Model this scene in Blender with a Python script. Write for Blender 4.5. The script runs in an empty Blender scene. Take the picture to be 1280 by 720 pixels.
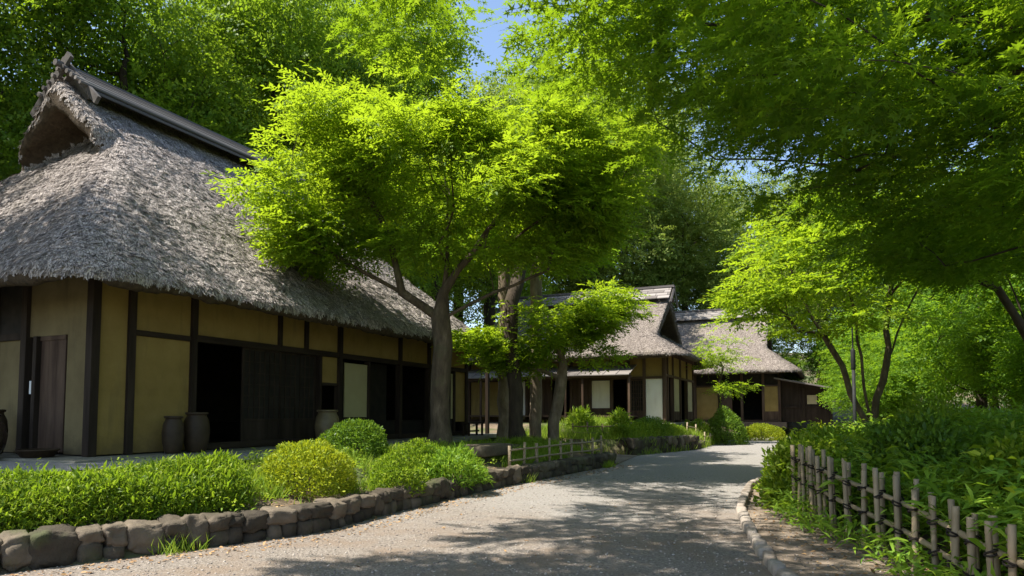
import bpy, bmesh, math, random
import numpy as np
from mathutils import Vector, Matrix, noise
PI = math.pi
scene = bpy.context.scene
COL = scene.collection
R = np.random.default_rng
rnd = random.Random(5)

# ------------------------------------------------------------------ materials
def new_mat(name):
    m = bpy.data.materials.new(name); m.use_nodes = True
    nt = m.node_tree
    for n in list(nt.nodes): nt.nodes.remove(n)
    out = nt.nodes.new('ShaderNodeOutputMaterial')
    return m, nt, out
def N(nt, t, **kw):
    n = nt.nodes.new(t)
    for k, v in kw.items(): setattr(n, k, v)
    return n
def ramp(nt, fac, stops):
    r = N(nt, 'ShaderNodeValToRGB'); e = r.color_ramp.elements
    while len(e) < len(stops): e.new(0.5)
    for i, (p, c) in enumerate(stops):
        e[i].position = p; e[i].color = (c[0], c[1], c[2], 1)
    nt.links.new(fac, r.inputs[0]); return r.outputs[0]
def coords(nt, scale=(1, 1, 1)):
    tc = N(nt, 'ShaderNodeTexCoord'); mp = N(nt, 'ShaderNodeMapping')
    mp.inputs['Scale'].default_value = scale
    nt.links.new(tc.outputs['Object'], mp.inputs[0]); return mp.outputs[0]
def noise_t(nt, vec, scale, detail=5, rough=.55):
    n = N(nt, 'ShaderNodeTexNoise'); n.inputs['Scale'].default_value = scale
    n.inputs['Detail'].default_value = detail; n.inputs['Roughness'].default_value = rough
    nt.links.new(vec, n.inputs['Vector']); return n.outputs['Fac']
def mixc(nt, a, b, fac, mode='MIX'):
    m = N(nt, 'ShaderNodeMix', data_type='RGBA', blend_type=mode)
    for s, v in ((m.inputs[0], fac), (m.inputs[6], a), (m.inputs[7], b)):
        if hasattr(v, 'links'): nt.links.new(v, s)
        elif isinstance(v, (int, float)): s.default_value = v
        else: s.default_value = (v[0], v[1], v[2], 1)
    return m.outputs[2]
def math_n(nt, op, a, b):
    m = N(nt, 'ShaderNodeMath', operation=op)
    for s, v in ((m.inputs[0], a), (m.inputs[1], b)):
        if hasattr(v, 'links'): nt.links.new(v, s)
        else: s.default_value = v
    return m.outputs[0]
def bump(nt, h, strength, dist):
    b = N(nt, 'ShaderNodeBump'); b.inputs['Strength'].default_value = strength
    b.inputs['Distance'].default_value = dist; nt.links.new(h, b.inputs['Height']); return b.outputs[0]
def princ(nt, out, col, rough=.8, spec=.3, nrm=None):
    p = N(nt, 'ShaderNodeBsdfPrincipled')
    if hasattr(col, 'links'): nt.links.new(col, p.inputs['Base Color'])
    else: p.inputs['Base Color'].default_value = (*col, 1)
    if hasattr(rough, 'links'): nt.links.new(rough, p.inputs['Roughness'])
    else: p.inputs['Roughness'].default_value = rough
    p.inputs['Specular IOR Level'].default_value = spec
    if nrm: nt.links.new(nrm, p.inputs['Normal'])
    if out: nt.links.new(p.outputs[0], out.inputs[0])
    return p.outputs[0]
def rand_island(nt):
    g = N(nt, 'ShaderNodeNewGeometry'); return g.outputs['Random Per Island']

def leaf_mat(name, dark, mid, light, trans, tfac=.45, rough=.45, nscale=.5):
    m, nt, out = new_mat(name)
    dark, mid, light, trans = [tuple(min(.8, c * k) for c, k in zip(q_, (1.45, 1.35, 1.2))) for q_ in (dark, mid, light, trans)]
    v = coords(nt); r = rand_island(nt)
    n = noise_t(nt, v, nscale, 3)
    f = math_n(nt, 'ADD', math_n(nt, 'MULTIPLY', r, .55), math_n(nt, 'MULTIPLY', n, .5))
    c = ramp(nt, f, [(.2, dark), (.5, mid), (.85, light)])
    p = princ(nt, None, c, rough + .1, .2)
    t = N(nt, 'ShaderNodeBsdfTranslucent')
    c = mixc(nt, c, (.16, .10, .04), ramp(nt, r, [(.955, (0, 0, 0)), (.965, (.8,) * 3)]))
    c2 = mixc(nt, c, trans, .7)
    nt.links.new(c2, t.inputs[0])
    ms = N(nt, 'ShaderNodeMixShader'); ms.inputs[0].default_value = tfac
    nt.links.new(p, ms.inputs[1]); nt.links.new(t.outputs[0], ms.inputs[2])
    nt.links.new(ms.outputs[0], out.inputs[0]); return m
def noisy_mat(name, stops, scale, rough=.85, bumps=.4, bdist=.02, stretch=(1, 1, 1), spec=.25, big=None, island=0, bscale=None):
    m, nt, out = new_mat(name)
    v = coords(nt, stretch)
    n = noise_t(nt, v, scale, 7, .62)
    f = n
    if island: f = math_n(nt, 'ADD', math_n(nt, 'MULTIPLY', n, 1 - island), math_n(nt, 'MULTIPLY', rand_island(nt), island))
    c = ramp(nt, f, stops)
    if big:
        n2 = noise_t(nt, coords(nt), big[0], 4)
        c = mixc(nt, c, big[1], ramp(nt, n2, [(big[2], (0, 0, 0)), (big[2] + big[3], (big[4],) * 3)]))
    h = noise_t(nt, v, bscale or scale * 3, 6, .65)
    princ(nt, out, c, rough, spec, bump(nt, h, bumps, bdist)); return m

M = {}
M['tan'] = noisy_mat('ochre_plaster', [(.3, (.23, .15, .04)), (.7, (.31, .205, .06))], 1.3, .95, .25, .01, big=(.9, (.22, .17, .08), .52, .2, .5))
M['endtan'] = noisy_mat('grey_ochre_plaster', [(.3, (.15, .115, .055)), (.7, (.21, .165, .08))], 1.3, .95, .25, .01, big=(.9, (.17, .14, .08), .52, .2, .5))
M['white'] = noisy_mat('lime_plaster', [(.3, (.56, .51, .42)), (.7, (.66, .61, .51))], 1.6, .9, .15, .008, big=(1.2, (.5, .45, .35), .55, .2, .5))
M['cream'] = noisy_mat('cream_plaster', [(.3, (.34, .29, .15)), (.7, (.40, .35, .19))], 1.6, .9, .15, .008)
def plaster(name, a, b, stain, hi=.55):
    m, nt, out = new_mat(name); v = coords(nt)
    c = ramp(nt, noise_t(nt, v, 1.4, 7, .65), [(.3, a), (.7, b)])
    st = noise_t(nt, coords(nt, (5, 5, .7)), 1.0, 5, .6); c = mixc(nt, c, stain, ramp(nt, st, [(.55, (0, 0, 0)), (.75, (.38,) * 3)]))
    sp = N(nt, 'ShaderNodeSeparateXYZ'); nt.links.new(v, sp.inputs[0])
    f = math_n(nt, 'ADD', math_n(nt, 'MULTIPLY', sp.outputs[2], -1 / hi), math_n(nt, 'MULTIPLY', noise_t(nt, v, 4, 6, .7), 1.6))
    c = mixc(nt, c, stain, ramp(nt, f, [(.1, (0, 0, 0)), (.75, (.6,) * 3)]))
    princ(nt, out, c, .95, .1, bump(nt, noise_t(nt, v, 9, 7, .65), .35, .012)); return m
M['tan'] = plaster('ochre_plaster', (.225, .152, .048), (.315, .22, .076), (.11, .08, .04))
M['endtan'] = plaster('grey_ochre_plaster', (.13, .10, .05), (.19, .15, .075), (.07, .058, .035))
M['white'] = plaster('lime_plaster', (.72, .67, .57), (.80, .76, .67), (.42, .36, .27), .3)
M['wood'] = noisy_mat('dark_timber', [(.3, (.017, .012, .009)), (.7, (.05, .036, .026))], 5, .75, .5, .01, (1, 1, .12), spec=.08)
M['woodh'] = noisy_mat('dark_timber_beam', [(.3, (.017, .012, .009)), (.7, (.05, .036, .026))], 5, .75, .5, .01, (.12, 1, 1), spec=.08)
M['brown'] = noisy_mat('brown_timber', [(.3, (.045, .028, .02)), (.7, (.12, .08, .055))], 5, .8, .5, .01, (1, 1, .12), spec=.08)
M['brownh'] = noisy_mat('brown_timber_beam', [(.3, (.045, .028, .02)), (.7, (.12, .08, .055))], 5, .8, .5, .01, (.12, 1, 1), spec=.08)
M['greywood'] = noisy_mat('weathered_board', [(.25, (.10, .085, .075)), (.75, (.30, .27, .245))], 6, .85, .6, .012, (.1, 1, 1), island=.4)
M['ridge'] = noisy_mat('ridge_timber', [(.25, (.045, .04, .037)), (.75, (.17, .15, .14))], 6, .85, .6, .012, (.1, 1, 1), island=.35)
M['pole'] = noisy_mat('ridge_pole_wood', [(.25, (.06, .053, .05)), (.75, (.20, .18, .168))], 6, .85, .6, .012, (.1, 1, 1), island=.6)
M['paper'] = noisy_mat('old_paper', [(.3, (.36, .30, .17)), (.7, (.48, .41, .25))], 3, .9, .05, .002)
M['thatch'] = noisy_mat('thatch', [(.15, (.055, .046, .041)), (.42, (.215, .185, .168)), (.75, (.54, .475, .43))], 4, .9, .9, .05, (1, 1, 1), big=(.55, (.12, .11, .075), .55, .2, .55), island=.65, bscale=14)
M['thatch2'] = noisy_mat('pale_thatch', [(.15, (.075, .06, .048)), (.45, (.20, .165, .14)), (.8, (.36, .31, .265))], 4, .9, .9, .05, (1, 1, 1), big=(.7, (.19, .17, .1), .55, .2, .45), island=.6, bscale=14)
M['reedend_shaded'] = noisy_mat('shaded_cut_reed', [(.2, (.025, .017, .01)), (.7, (.085, .06, .036))], 10, .95, .8, .03)  # cut reed ends, darkened further to put underside shade into the colour
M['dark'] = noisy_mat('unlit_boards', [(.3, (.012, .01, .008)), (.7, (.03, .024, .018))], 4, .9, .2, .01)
M['stone'] = noisy_mat('field_stone', [(.2, (.026, .021, .015)), (.5, (.072, .058, .041)), (.8, (.17, .135, .097))], 5, .9, .8, .03, island=.45, big=(1.6, (.07, .085, .03), .55, .12, .55), bscale=11)
M['kerbstone'] = noisy_mat('kerb_stone', [(.2, (.17, .14, .115)), (.8, (.42, .36, .30))], 7, .9, .7, .015, big=(2.2, (.12, .095, .07), .48, .15, .75), island=.0)
M['plinth'] = noisy_mat('plinth_stone', [(.2, (.13, .12, .09)), (.8, (.26, .24, .19))], 3, .9, .4, .02)
M['bark'] = noisy_mat('bark', [(.25, (.035, .025, .016)), (.55, (.105, .078, .052)), (.8, (.22, .17, .115))], 7, .95, .9, .04, (1, 1, .3), big=(1.5, (.10, .115, .05), .55, .15, .5))
M['bark_sunlit'] = noisy_mat('sunlit_bark', [(.25, (.09, .065, .042)), (.55, (.22, .17, .12)), (.8, (.36, .29, .21))], 6, .95, .9, .05, (1, 1, .35), big=(1.5, (.09, .095, .045), .55, .15, .6))  # bark lightened so that trunks standing in shade look sunlit
M['barkd'] = noisy_mat('dark_bark', [(.25, (.022, .017, .012)), (.75, (.085, .064, .045))], 7, .95, .8, .03, (1, 1, .3))
M['bamboo'] = noisy_mat('aged_bamboo', [(.25, (.13, .094, .056)), (.75, (.38, .295, .185))], 6, .65, .3, .006, (1, 1, .25), spec=.4, island=.5)
M['bambood'] = noisy_mat('dark_bamboo', [(.25, (.10, .07, .04)), (.75, (.25, .18, .11))], 6, .75, .3, .006, (1, 1, .25))
M['rope'] = noisy_mat('black_rope', [(.3, (.012, .01, .008)), (.7, (.045, .035, .028))], 60, .95, .8, .004)
M['jar'] = noisy_mat('brown_glaze', [(.3, (.028, .018, .011)), (.7, (.07, .047, .027))], 4, .55, .2, .006, spec=.2)
M['jarshiny'] = noisy_mat('black_glaze', [(.3, (.02, .014, .01)), (.7, (.05, .034, .022))], 4, .16, .08, .004, spec=.6)
M['jarbuff'] = noisy_mat('buff_glaze', [(.3, (.085, .06, .028)), (.7, (.17, .13, .065))], 4, .5, .2, .006, spec=.4)
M['metal'] = noisy_mat('painted_metal', [(.3, (.012, .013, .013)), (.7, (.025, .026, .026))], 8, .65, .05, .002, spec=.2)
M['label'] = noisy_mat('white_plate', [(.3, (.7, .7, .68)), (.7, (.78, .78, .76))], 8, .6, .02, .001)
M['dirt'] = noisy_mat('dirt', [(.2, (.07, .048, .03)), (.5, (.15, .11, .072)), (.8, (.24, .18, .125))], 2.2, .95, .7, .03, big=(.5, (.05, .085, .018), .42, .15, .8), bscale=18)
M['path'] = noisy_mat('path_dirt', [(.2, (.11, .084, .06)), (.5, (.20, .155, .115)), (.8, (.29, .235, .18))], 3, .95, .6, .02, big=(1.2, (.12, .09, .06), .5, .2, .5), bscale=22)
M['yard'] = noisy_mat('yard_gravel', [(.2, (.16, .15, .14)), (.8, (.36, .34, .32))], 30, .95, .8, .02, big=(.6, (.17, .15, .12), .5, .2, .5), bscale=45)
def road_mat():
    m, nt, out = new_mat('worn_gravel_asphalt')
    v = coords(nt)
    fine = noise_t(nt, v, 26, 6, .75); mid = noise_t(nt, v, 1.1, 6, .65); big = noise_t(nt, v, .28, 4)
    c = ramp(nt, fine, [(.3, (.09, .074, .06)), (.5, (.205, .174, .146)), (.72, (.37, .325, .28))])
    c = mixc(nt, c, (.20, .15, .11), ramp(nt, mid, [(.44, (0, 0, 0)), (.62, (.8,) * 3)]))
    sp = N(nt, 'ShaderNodeSeparateXYZ'); nt.links.new(v, sp.inputs[0])
    far = math_n(nt, 'ADD', math_n(nt, 'MULTIPLY', sp.outputs[1], .1), math_n(nt, 'MULTIPLY', big, 1.6))
    tar = ramp(nt, fine, [(.3, (.15, .135, .118)), (.5, (.245, .225, .203)), (.72, (.37, .345, .315))])
    c = mixc(nt, c, tar, ramp(nt, math_n(nt, 'SUBTRACT', far, 1.2), [(.42, (0, 0, 0)), (.8, (1, 1, 1))]))
    vo = N(nt, 'ShaderNodeTexVoronoi'); vo.inputs['Scale'].default_value = 42; nt.links.new(v, vo.inputs['Vector'])
    h = math_n(nt, 'ADD', fine, math_n(nt, 'MULTIPLY', vo.outputs['Distance'], -.8))
    princ(nt, out, c, .9, .25, bump(nt, h, .8, .02)); return m
M['road'] = road_mat()
M['L_bright'] = leaf_mat('maple_leaf_bright', (.04, .095, .007), (.088, .168, .012), (.17, .25, .022), (.32, .46, .015), .54)
M['L_mid'] = leaf_mat('maple_leaf', (.03, .085, .010), (.065, .145, .013), (.12, .22, .02), (.24, .40, .015), .5)
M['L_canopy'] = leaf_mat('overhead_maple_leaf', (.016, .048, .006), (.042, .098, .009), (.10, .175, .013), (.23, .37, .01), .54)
M['L_dark'] = leaf_mat('oak_leaf', (.045, .095, .018), (.115, .18, .034), (.25, .30, .085), (.26, .36, .04), .4, .4, .25)
M['L_wood'] = leaf_mat('wood_leaf', (.03, .075, .010), (.075, .15, .016), (.17, .26, .03), (.24, .38, .015), .45, .45, .3)
M['L_hedge'] = leaf_mat('hedge_leaf', (.032, .068, .006), (.08, .14, .010), (.21, .265, .022), (.26, .42, .02), .4, .4, 1.5)
M['L_azalea'] = leaf_mat('azalea_leaf', (.075, .125, .010), (.15, .21, .013), (.29, .34, .025), (.38, .44, .015), .4, .45, 2)
M['L_shrub'] = leaf_mat('shrub_leaf', (.025, .065, .008), (.06, .125, .012), (.12, .2, .022), (.16, .27, .015), .35, .35, 2)
M['L_sasa'] = leaf_mat('bamboo_grass_leaf', (.04, .10, .012), (.095, .19, .02), (.20, .31, .035), (.26, .42, .02), .4, .4, .8)
M['L_grass'] = leaf_mat('grass_blade', (.06, .12, .012), (.12, .21, .02), (.24, .31, .05), (.3, .42, .03), .4, .5, 1.5)
M['L_dry'] = noisy_mat('dry_leaf', [(.2, (.16, .085, .035)), (.8, (.42, .26, .12))], 9, .8, .1, .002, island=.7)
M['pebble'] = noisy_mat('pebble', [(.2, (.13, .11, .095)), (.8, (.40, .35, .30))], 9, .9, .3, .004, island=.8)

# ------------------------------------------------------------------ mesh helpers
def link(o, parent=None):
    COL.objects.link(o)
    if parent: o.parent = parent
    return o
class MB:
    def __init__(s): s.v = []; s.f = []
    def add(s, vs, fs):
        b = len(s.v); s.v += [tuple(p) for p in vs]; s.f += [tuple(i + b for i in f) for f in fs]
    def box(s, x0, x1, y0, y1, z0, z1, rot=None, piv=None):
        vs = [Vector((x, y, z)) for z in (z0, z1) for y in (y0, y1) for x in (x0, x1)]
        if rot is not None:
            piv = Vector(piv or ((x0 + x1) / 2, (y0 + y1) / 2, (z0 + z1) / 2)); vs = [rot @ (p - piv) + piv for p in vs]
        s.add(vs, [(0, 2, 3, 1), (4, 5, 7, 6), (0, 1, 5, 4), (2, 6, 7, 3), (0, 4, 6, 2), (1, 3, 7, 5)])
    def tube(s, pts, rad, n=8, cap=True):
        pts = [Vector(p) for p in pts]; k = len(pts)
        if not hasattr(rad, '__len__'): rad = [rad] * k
        t0 = (pts[1] - pts[0]).normalized(); ref = Vector((1, 0, 0)) if abs(t0.x) < .8 else Vector((0, 1, 0))
        vs = []
        for i in range(k):
            t = (pts[min(i + 1, k - 1)] - pts[max(i - 1, 0)]).normalized()
            u = (ref - t * ref.dot(t)).normalized(); ref = u; w = t.cross(u)
            for j in range(n):
                a = 2 * PI * j / n; vs.append(pts[i] + (u * math.cos(a) + w * math.sin(a)) * rad[i])
        fs = [(i * n + j, i * n + (j + 1) % n, (i + 1) * n + (j + 1) % n, (i + 1) * n + j) for i in range(k - 1) for j in range(n)]
        if cap: fs += [tuple(range(n))[::-1], tuple((k - 1) * n + j for j in range(n))]
        s.add(vs, fs)
    def lathe(s, prof, n=28, c=(0, 0, 0)):
        vs = [(c[0] + r * math.cos(2 * PI * j / n), c[1] + r * math.sin(2 * PI * j / n), c[2] + z) for r, z in prof for j in range(n)]
        fs = [(i * n + j, i * n + (j + 1) % n, (i + 1) * n + (j + 1) % n, (i + 1) * n + j) for i in range(len(prof) - 1) for j in range(n)]
        s.add(vs, fs + [tuple(range(n))[::-1]])
    def hull(s, pts):
        bm = bmesh.new()
        for p in pts: bm.verts.new(p)
        bmesh.ops.convex_hull(bm, input=bm.verts)
        loose = [v for v in bm.verts if not v.link_faces]
        bmesh.ops.delete(bm, geom=loose, context='VERTS')
        bm.verts.index_update()
        s.add([v.co.copy() for v in bm.verts], [[v.index for v in f.verts] for f in bm.faces]); bm.free()
    def build(s, name, mat, parent=None, smooth=False, bevel=0, loc=None):
        me = bpy.data.meshes.new(name); me.from_pydata(s.v, [], s.f); me.update()
        if smooth: me.polygons.foreach_set('use_smooth', [True] * len(me.polygons))
        me.materials.append(mat); o = bpy.data.objects.new(name, me); link(o, parent)
        if loc: o.location = loc
        if bevel:
            b = o.modifiers.new('bevel', 'BEVEL'); b.width = bevel; b.segments = 2; b.limit_method = 'ANGLE'
        return o
def tag(o, label=None, cat=None, group=None, kind=None):
    if label: o['label'] = label
    if cat: o['category'] = cat
    if group: o['group'] = group
    if kind: o['kind'] = kind
    return o
def thing(name, label, cat, loc=(0, 0, 0), rz=0, group=None):
    o = bpy.data.objects.new(name, None); link(o); o.empty_display_size = .2
    o.location = loc; o.rotation_euler = (0, 0, rz); return tag(o, label, cat, group)
def np_mesh(name, V, polys, mat, parent=None, smooth=False):
    """V (n,3); polys: list of (m,k) index arrays."""
    me = bpy.data.meshes.new(name); V = np.asarray(V, np.float32)
    me.vertices.add(len(V)); me.vertices.foreach_set('co', V.ravel())
    lv = np.concatenate([p.ravel() for p in polys]); tot = np.concatenate([np.full(len(p), p.shape[1]) for p in polys])
    st = np.concatenate([[0], np.cumsum(tot)[:-1]])
    me.loops.add(len(lv)); me.loops.foreach_set('vertex_index', lv.astype(np.int32))
    me.polygons.add(len(tot)); me.polygons.foreach_set('loop_start', st.astype(np.int32))
    me.update(calc_edges=True)
    if smooth: me.polygons.foreach_set('use_smooth', [True] * len(tot))
    me.materials.append(mat); o = bpy.data.objects.new(name, me); return link(o, parent)
def unit(a): return a / np.maximum(np.linalg.norm(a, axis=-1, keepdims=True), 1e-9)
SHAPES = {
    'leaf': ([(0, 0, 0), (.45, .5, .1), (1, 0, -.06), (.45, -.5, .1)], [(0, 1, 2, 3)]),
    'oval': ([(0, 0, 0), (.25, .42, .08), (.65, .42, .06), (1, 0, -.1), (.65, -.42, .06), (.25, -.42, .08)], [(0, 1, 2, 3, 4, 5)]),
    'blade': ([(0, .3, 0), (0, -.3, 0), (.5, -.5, .12), (.5, .5, .12), (1, 0, -.12)], [(0, 1, 2, 3), (3, 2, 4)]),
    'grass': ([(0, .5, 0), (0, -.5, 0), (.55, -.4, .02), (.55, .4, .02), (1, 0, -.16)], [(0, 1, 2, 3), (3, 2, 4)]),
}
def maple_shape():
    P = [(0, 0, 0)]
    for sgn in (1,):
        pass
    ang = [150, 125, 105, 78, 55, 28, 0, -28, -55, -78, -105, -125, -150]
    ln = [.12, .42, .17, .68, .2, .24, .0, .24, .2, .68, .17, .42, .12]
    pts = [(.28 + l * math.cos(math.radians(a)), l * math.sin(math.radians(a)), -.10 * l) for a, l in
           [(180, .1), (128, .42), (104, .15), (64, .62), (34, .19), (0, .74), (-34, .19), (-64, .62), (-104, .15), (-128, .42)]]
    return pts, [tuple(range(10))]
SHAPES['maple'] = maple_shape()
def leaf_mesh(name, C, A, Nn, L, W, mat, shape='leaf', parent=None, extra=None):
    A = unit(A); B = unit(np.cross(Nn, A)); Nn = np.cross(A, B)
    T, P = SHAPES[shape]; T = np.array(T); k = len(T); n = len(C)
    L = np.broadcast_to(L, (n,))[:, None, None]; W = np.broadcast_to(W, (n,))[:, None, None]
    V = C[:, None] + A[:, None] * T[None, :, 0:1] * L + B[:, None] * T[None, :, 1:2] * W + Nn[:, None] * T[None, :, 2:3] * L
    base = (np.arange(n) * k)[:, None]
    return np_mesh(name, V.reshape(-1, 3), [base + np.array(p)[None] for p in P], mat, parent)

# ------------------------------------------------------------------ terrain
LEFT = [(-16, -3), (-10, 2.2), (-7, 4.55), (-4.85, 6.4), (-3.8, 7.37), (-2.43, 8.6), (-1.7, 10.4), (-.32, 13.4), (2.9, 18.9)]
PLANT = [(4.2, 22.8), (7.15, 26.1), (9, 30.5), (11.5, 35.3), (15.5, 39), (22, 42), (34, 46)]
KERB = [(2.0, 1.5), (2.2, 3.5), (2.46, 6.4), (2.95, 8.5), (3.45, 10.4), (4.75, 13.7), (6.1, 15.9), (9, 20.3)]
RIGHT = [(1.6, -4)] + KERB + [(12, 26), (14.6, 31), (18, 35.5), (24, 39), (34, 43)]
FENCE = [(3.2, 3.2), (3.57, 4.8), (3.72, 5.4), (3.86, 6.2), (3.95, 7), (4.0, 8.5), (4.15, 9.7), (4.3, 10.3)]
BANK = [(3.1, -6), (3.2, 3.2), (3.95, 7), (4.0, 8.5), (4.15, 9.7), (4.75, 11.6), (6.4, 14.7), (9.8, 19.8), (12.8, 25.5), (15.2, 30.5), (18.6, 35), (24.6, 38.4), (40, 44), (300, 60), (300, -6)]
BED1 = LEFT + [(1.9, 20.2), (-2.2, 22.6), (-12, 29), (-300, 60), (-300, -3)]
BED2 = PLANT + [(300, 60), (300, 300), (-300, 300), (-300, 61), (-12, 30.5), (-2, 24.2), (3.5, 23.4)]
def zr(y): return np.maximum(0, np.minimum(y, 45) - 8) * .008
def dist_poly(X, Y, P):
    d = np.full(X.shape, 1e9)
    for (x0, y0), (x1, y1) in zip(P[:-1], P[1:]):
        dx, dy = x1 - x0, y1 - y0; t = np.clip(((X - x0) * dx + (Y - y0) * dy) / (dx * dx + dy * dy), 0, 1)
        d = np.minimum(d, np.hypot(X - x0 - t * dx, Y - y0 - t * dy))
    return d
def inside(X, Y, P):
    r = np.zeros(X.shape, bool)
    for (x0, y0), (x1, y1) in zip(P, P[1:] + P[:1]):
        if y0 == y1: continue
        c = ((y0 > Y) != (y1 > Y)) & (X < (x1 - x0) * (Y - y0) / (y1 - y0) + x0); r ^= c
    return r
def sst(a, b, x):
    t = np.clip((x - a) / (b - a), 0, 1); return t * t * (3 - 2 * t)
def gz(X, Y):
    X = np.asarray(X, float); Y = np.asarray(Y, float)
    z = zr(Y).copy() if hasattr(zr(Y), 'copy') else zr(Y)
    d1 = dist_poly(X, Y, LEFT + [(1.9, 20.2), (-2.2, 22.6)]); i1 = inside(X, Y, BED1)
    z1 = zr(Y) + .27 * sst(.08, .22, d1) + (.72 - .27 - zr(Y)) * sst(.3, 1.9, d1)
    d2 = dist_poly(X, Y, PLANT); d2b = dist_poly(X, Y, [(4.2, 22.8), (3.5, 23.4), (-2, 24.2), (-12, 30.5)])
    i2 = inside(X, Y, BED2)
    d2 = np.minimum(d2, d2b)
    ph = .5 - .38 * sst(26, 30, Y)
    z2 = zr(Y) + ph * sst(.08, .22, d2) + (1.1 - ph - zr(Y)) * sst(.6, 4, d2) + 9 * sst(48, 95, Y) * (1 + .0 * X)
    d3 = dist_poly(X, Y, BANK[:13]); i3 = inside(X, Y, BANK)
    z3 = zr(Y) + .05 * sst(0, .2, d3) + .32 * sst(.2, 3, d3) + .35 * sst(3, 9, d3) + 5 * sst(14, 60, d3) * sst(20, 50, Y)
    pkt = sst(0, 6, np.minimum(4 - X, 20)) * sst(18, 22, Y)
    z = z + pkt * .45
    z = np.where(i1, np.maximum(z1, .0), z); z = np.where(i2, z2, z); z = np.where(i3, z3, z)
    return z
def g(x, y): return float(gz(np.array([x]), np.array([y]))[0])

def axis(lo, hi, step, far, ratio=1.22):
    c = list(np.arange(lo, hi + 1e-6, step)); s = step; h = hi
    up = []
    while h < far: s *= ratio; h += s; up.append(h)
    s = step; l = lo; dn = []
    while l > -far: s *= ratio; l -= s; dn.append(l)
    return np.array(dn[::-1] + c + up)
gx = axis(-12, 16, .14, 330); gy = axis(1, 40, .16, 330)
X, Y = np.meshgrid(gx, gy); Z = gz(X, Y)
nz = np.array([noise.noise(Vector((x * .9, y * .9, 0))) for x, y in zip(X.ravel(), Y.ravel())]).reshape(X.shape)
inn = inside(X, Y, BED1) | inside(X, Y, BED2) | inside(X, Y, BANK)
Z = np.where(inn, Z + nz * .035, Z - .015)
ny, nx = X.shape; idx = np.arange(nx * ny).reshape(ny, nx)
q = np.stack([idx[:-1, :-1], idx[:-1, 1:], idx[1:, 1:], idx[1:, :-1]], -1).reshape(-1, 4)
tag(np_mesh('ground', np.stack([X, Y, Z], -1).reshape(-1, 3), [q], M['dirt'], smooth=True), kind='structure')

def resample(P, n):
    P = np.array(P, float); s = np.concatenate([[0], np.cumsum(np.hypot(*np.diff(P, axis=0).T))])
    t = np.linspace(0, s[-1], n); return np.stack([np.interp(t, s, P[:, 0]), np.interp(t, s, P[:, 1])], -1)
def smooth_poly(P, n, it=6):
    Q = resample(P, n)
    for _ in range(it): Q[1:-1] = (Q[:-2] + 2 * Q[1:-1] + Q[2:]) / 4
    return Q
def strip(name, A, B, nu, nv, mat, lift=.004):
    A = smooth_poly(A, nu, 1); B = smooth_poly(B, nu, 1); t = np.linspace(0, 1, nv)[None, :, None]
    P = A[:, None] * (1 - t) + B[:, None] * t; X, Y = P[..., 0], P[..., 1]
    Z = zr(Y) + lift + np.where(Y > 18, sst(0, 6, np.minimum(4 - X, 20)) * sst(18, 22, Y) * .45, 0)
    idx = np.arange(nu * nv).reshape(nu, nv)
    q = np.stack([idx[:-1, :-1], idx[:-1, 1:], idx[1:, 1:], idx[1:, :-1]], -1).reshape(-1, 4)
    return tag(np_mesh(name, np.stack([X, Y, Z], -1).reshape(-1, 3), [q], mat, smooth=True), kind='structure')
LE = [(-16, -4)] + LEFT[1:] + PLANT
strip('road', LE, RIGHT, 160, 24, M['road'])
strip('path', KERB, BANK[0:1] + BANK[1:8], 90, 8, M['path'], .002)
strip('side_path', [(2.85, 18.9), (1.9, 20.2), (-2.2, 22.6), (-12, 29)], [(4.2, 22.8), (3.5, 23.4), (-2, 24.2), (-12, 30.5)], 40, 8, M['path'], .009)
# gravel yard in front of the first house
yp = [(-12, 4.9), (-8.8, 6.6), (-5.9, 8.6), (-4.6, 10.4), (-3.6, 12.2), (-2.6, 15), (-1.2, 18.5)]
yq = [(-14, 8), (-9, 10.2), (-6.5, 11.3), (-5.5, 13.5), (-4.3, 16), (-2.8, 19), (-1.4, 21.5)]
A_, B_ = smooth_poly(yp, 40), smooth_poly(yq, 40); t = np.linspace(0, 1, 14)[None, :, None]; P_ = A_[:, None] * (1 - t) + B_[:, None] * t
idx = np.arange(40 * 14).reshape(40, 14); q = np.stack([idx[:-1, :-1], idx[:-1, 1:], idx[1:, 1:], idx[1:, :-1]], -1).reshape(-1, 4)
tag(np_mesh('yard', np.concatenate([P_, np.full(P_.shape[:2] + (1,), .765)], -1).reshape(-1, 3), [q], M['yard'], smooth=True), kind='structure')

# ------------------------------------------------------------------ stones
ICO = {}
def ico(sub):
    if sub not in ICO:
        bm = bmesh.new(); bmesh.ops.create_icosphere(bm, subdivisions=sub, radius=1)
        ICO[sub] = (np.array([v.co[:] for v in bm.verts]), [tuple(v.index for v in f.verts) for f in bm.faces]); bm.free()
    return ICO[sub]
def stone(mb, c, dims, rz, seed, sub=3, p=.48, amp=.26, tilt=.1):
    V, F = ico(sub); W = np.sign(V) * np.abs(V) ** p
    r = random.Random(seed); off = Vector((r.uniform(-50, 50),) * 3)
    k = np.array([1 + amp * noise.noise(Vector(w) * 1.1 + off) + amp * .5 * noise.noise(Vector(w) * 2.6 + off) + amp * .22 * noise.noise(Vector(w) * 6 + off) + amp * .12 * noise.noise(Vector(w) * 14 + off) for w in W])
    W = W * k[:, None] * np.array(dims)[None] * .5
    E = np.array(Matrix.Rotation(rz, 3, 'Z') @ Matrix.Rotation(r.uniform(-tilt, tilt), 3, 'Y') @ Matrix.Rotation(r.uniform(-tilt, tilt), 3, 'X'))
    mb.add((W @ E.T + np.array(c)).tolist(), F)
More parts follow.
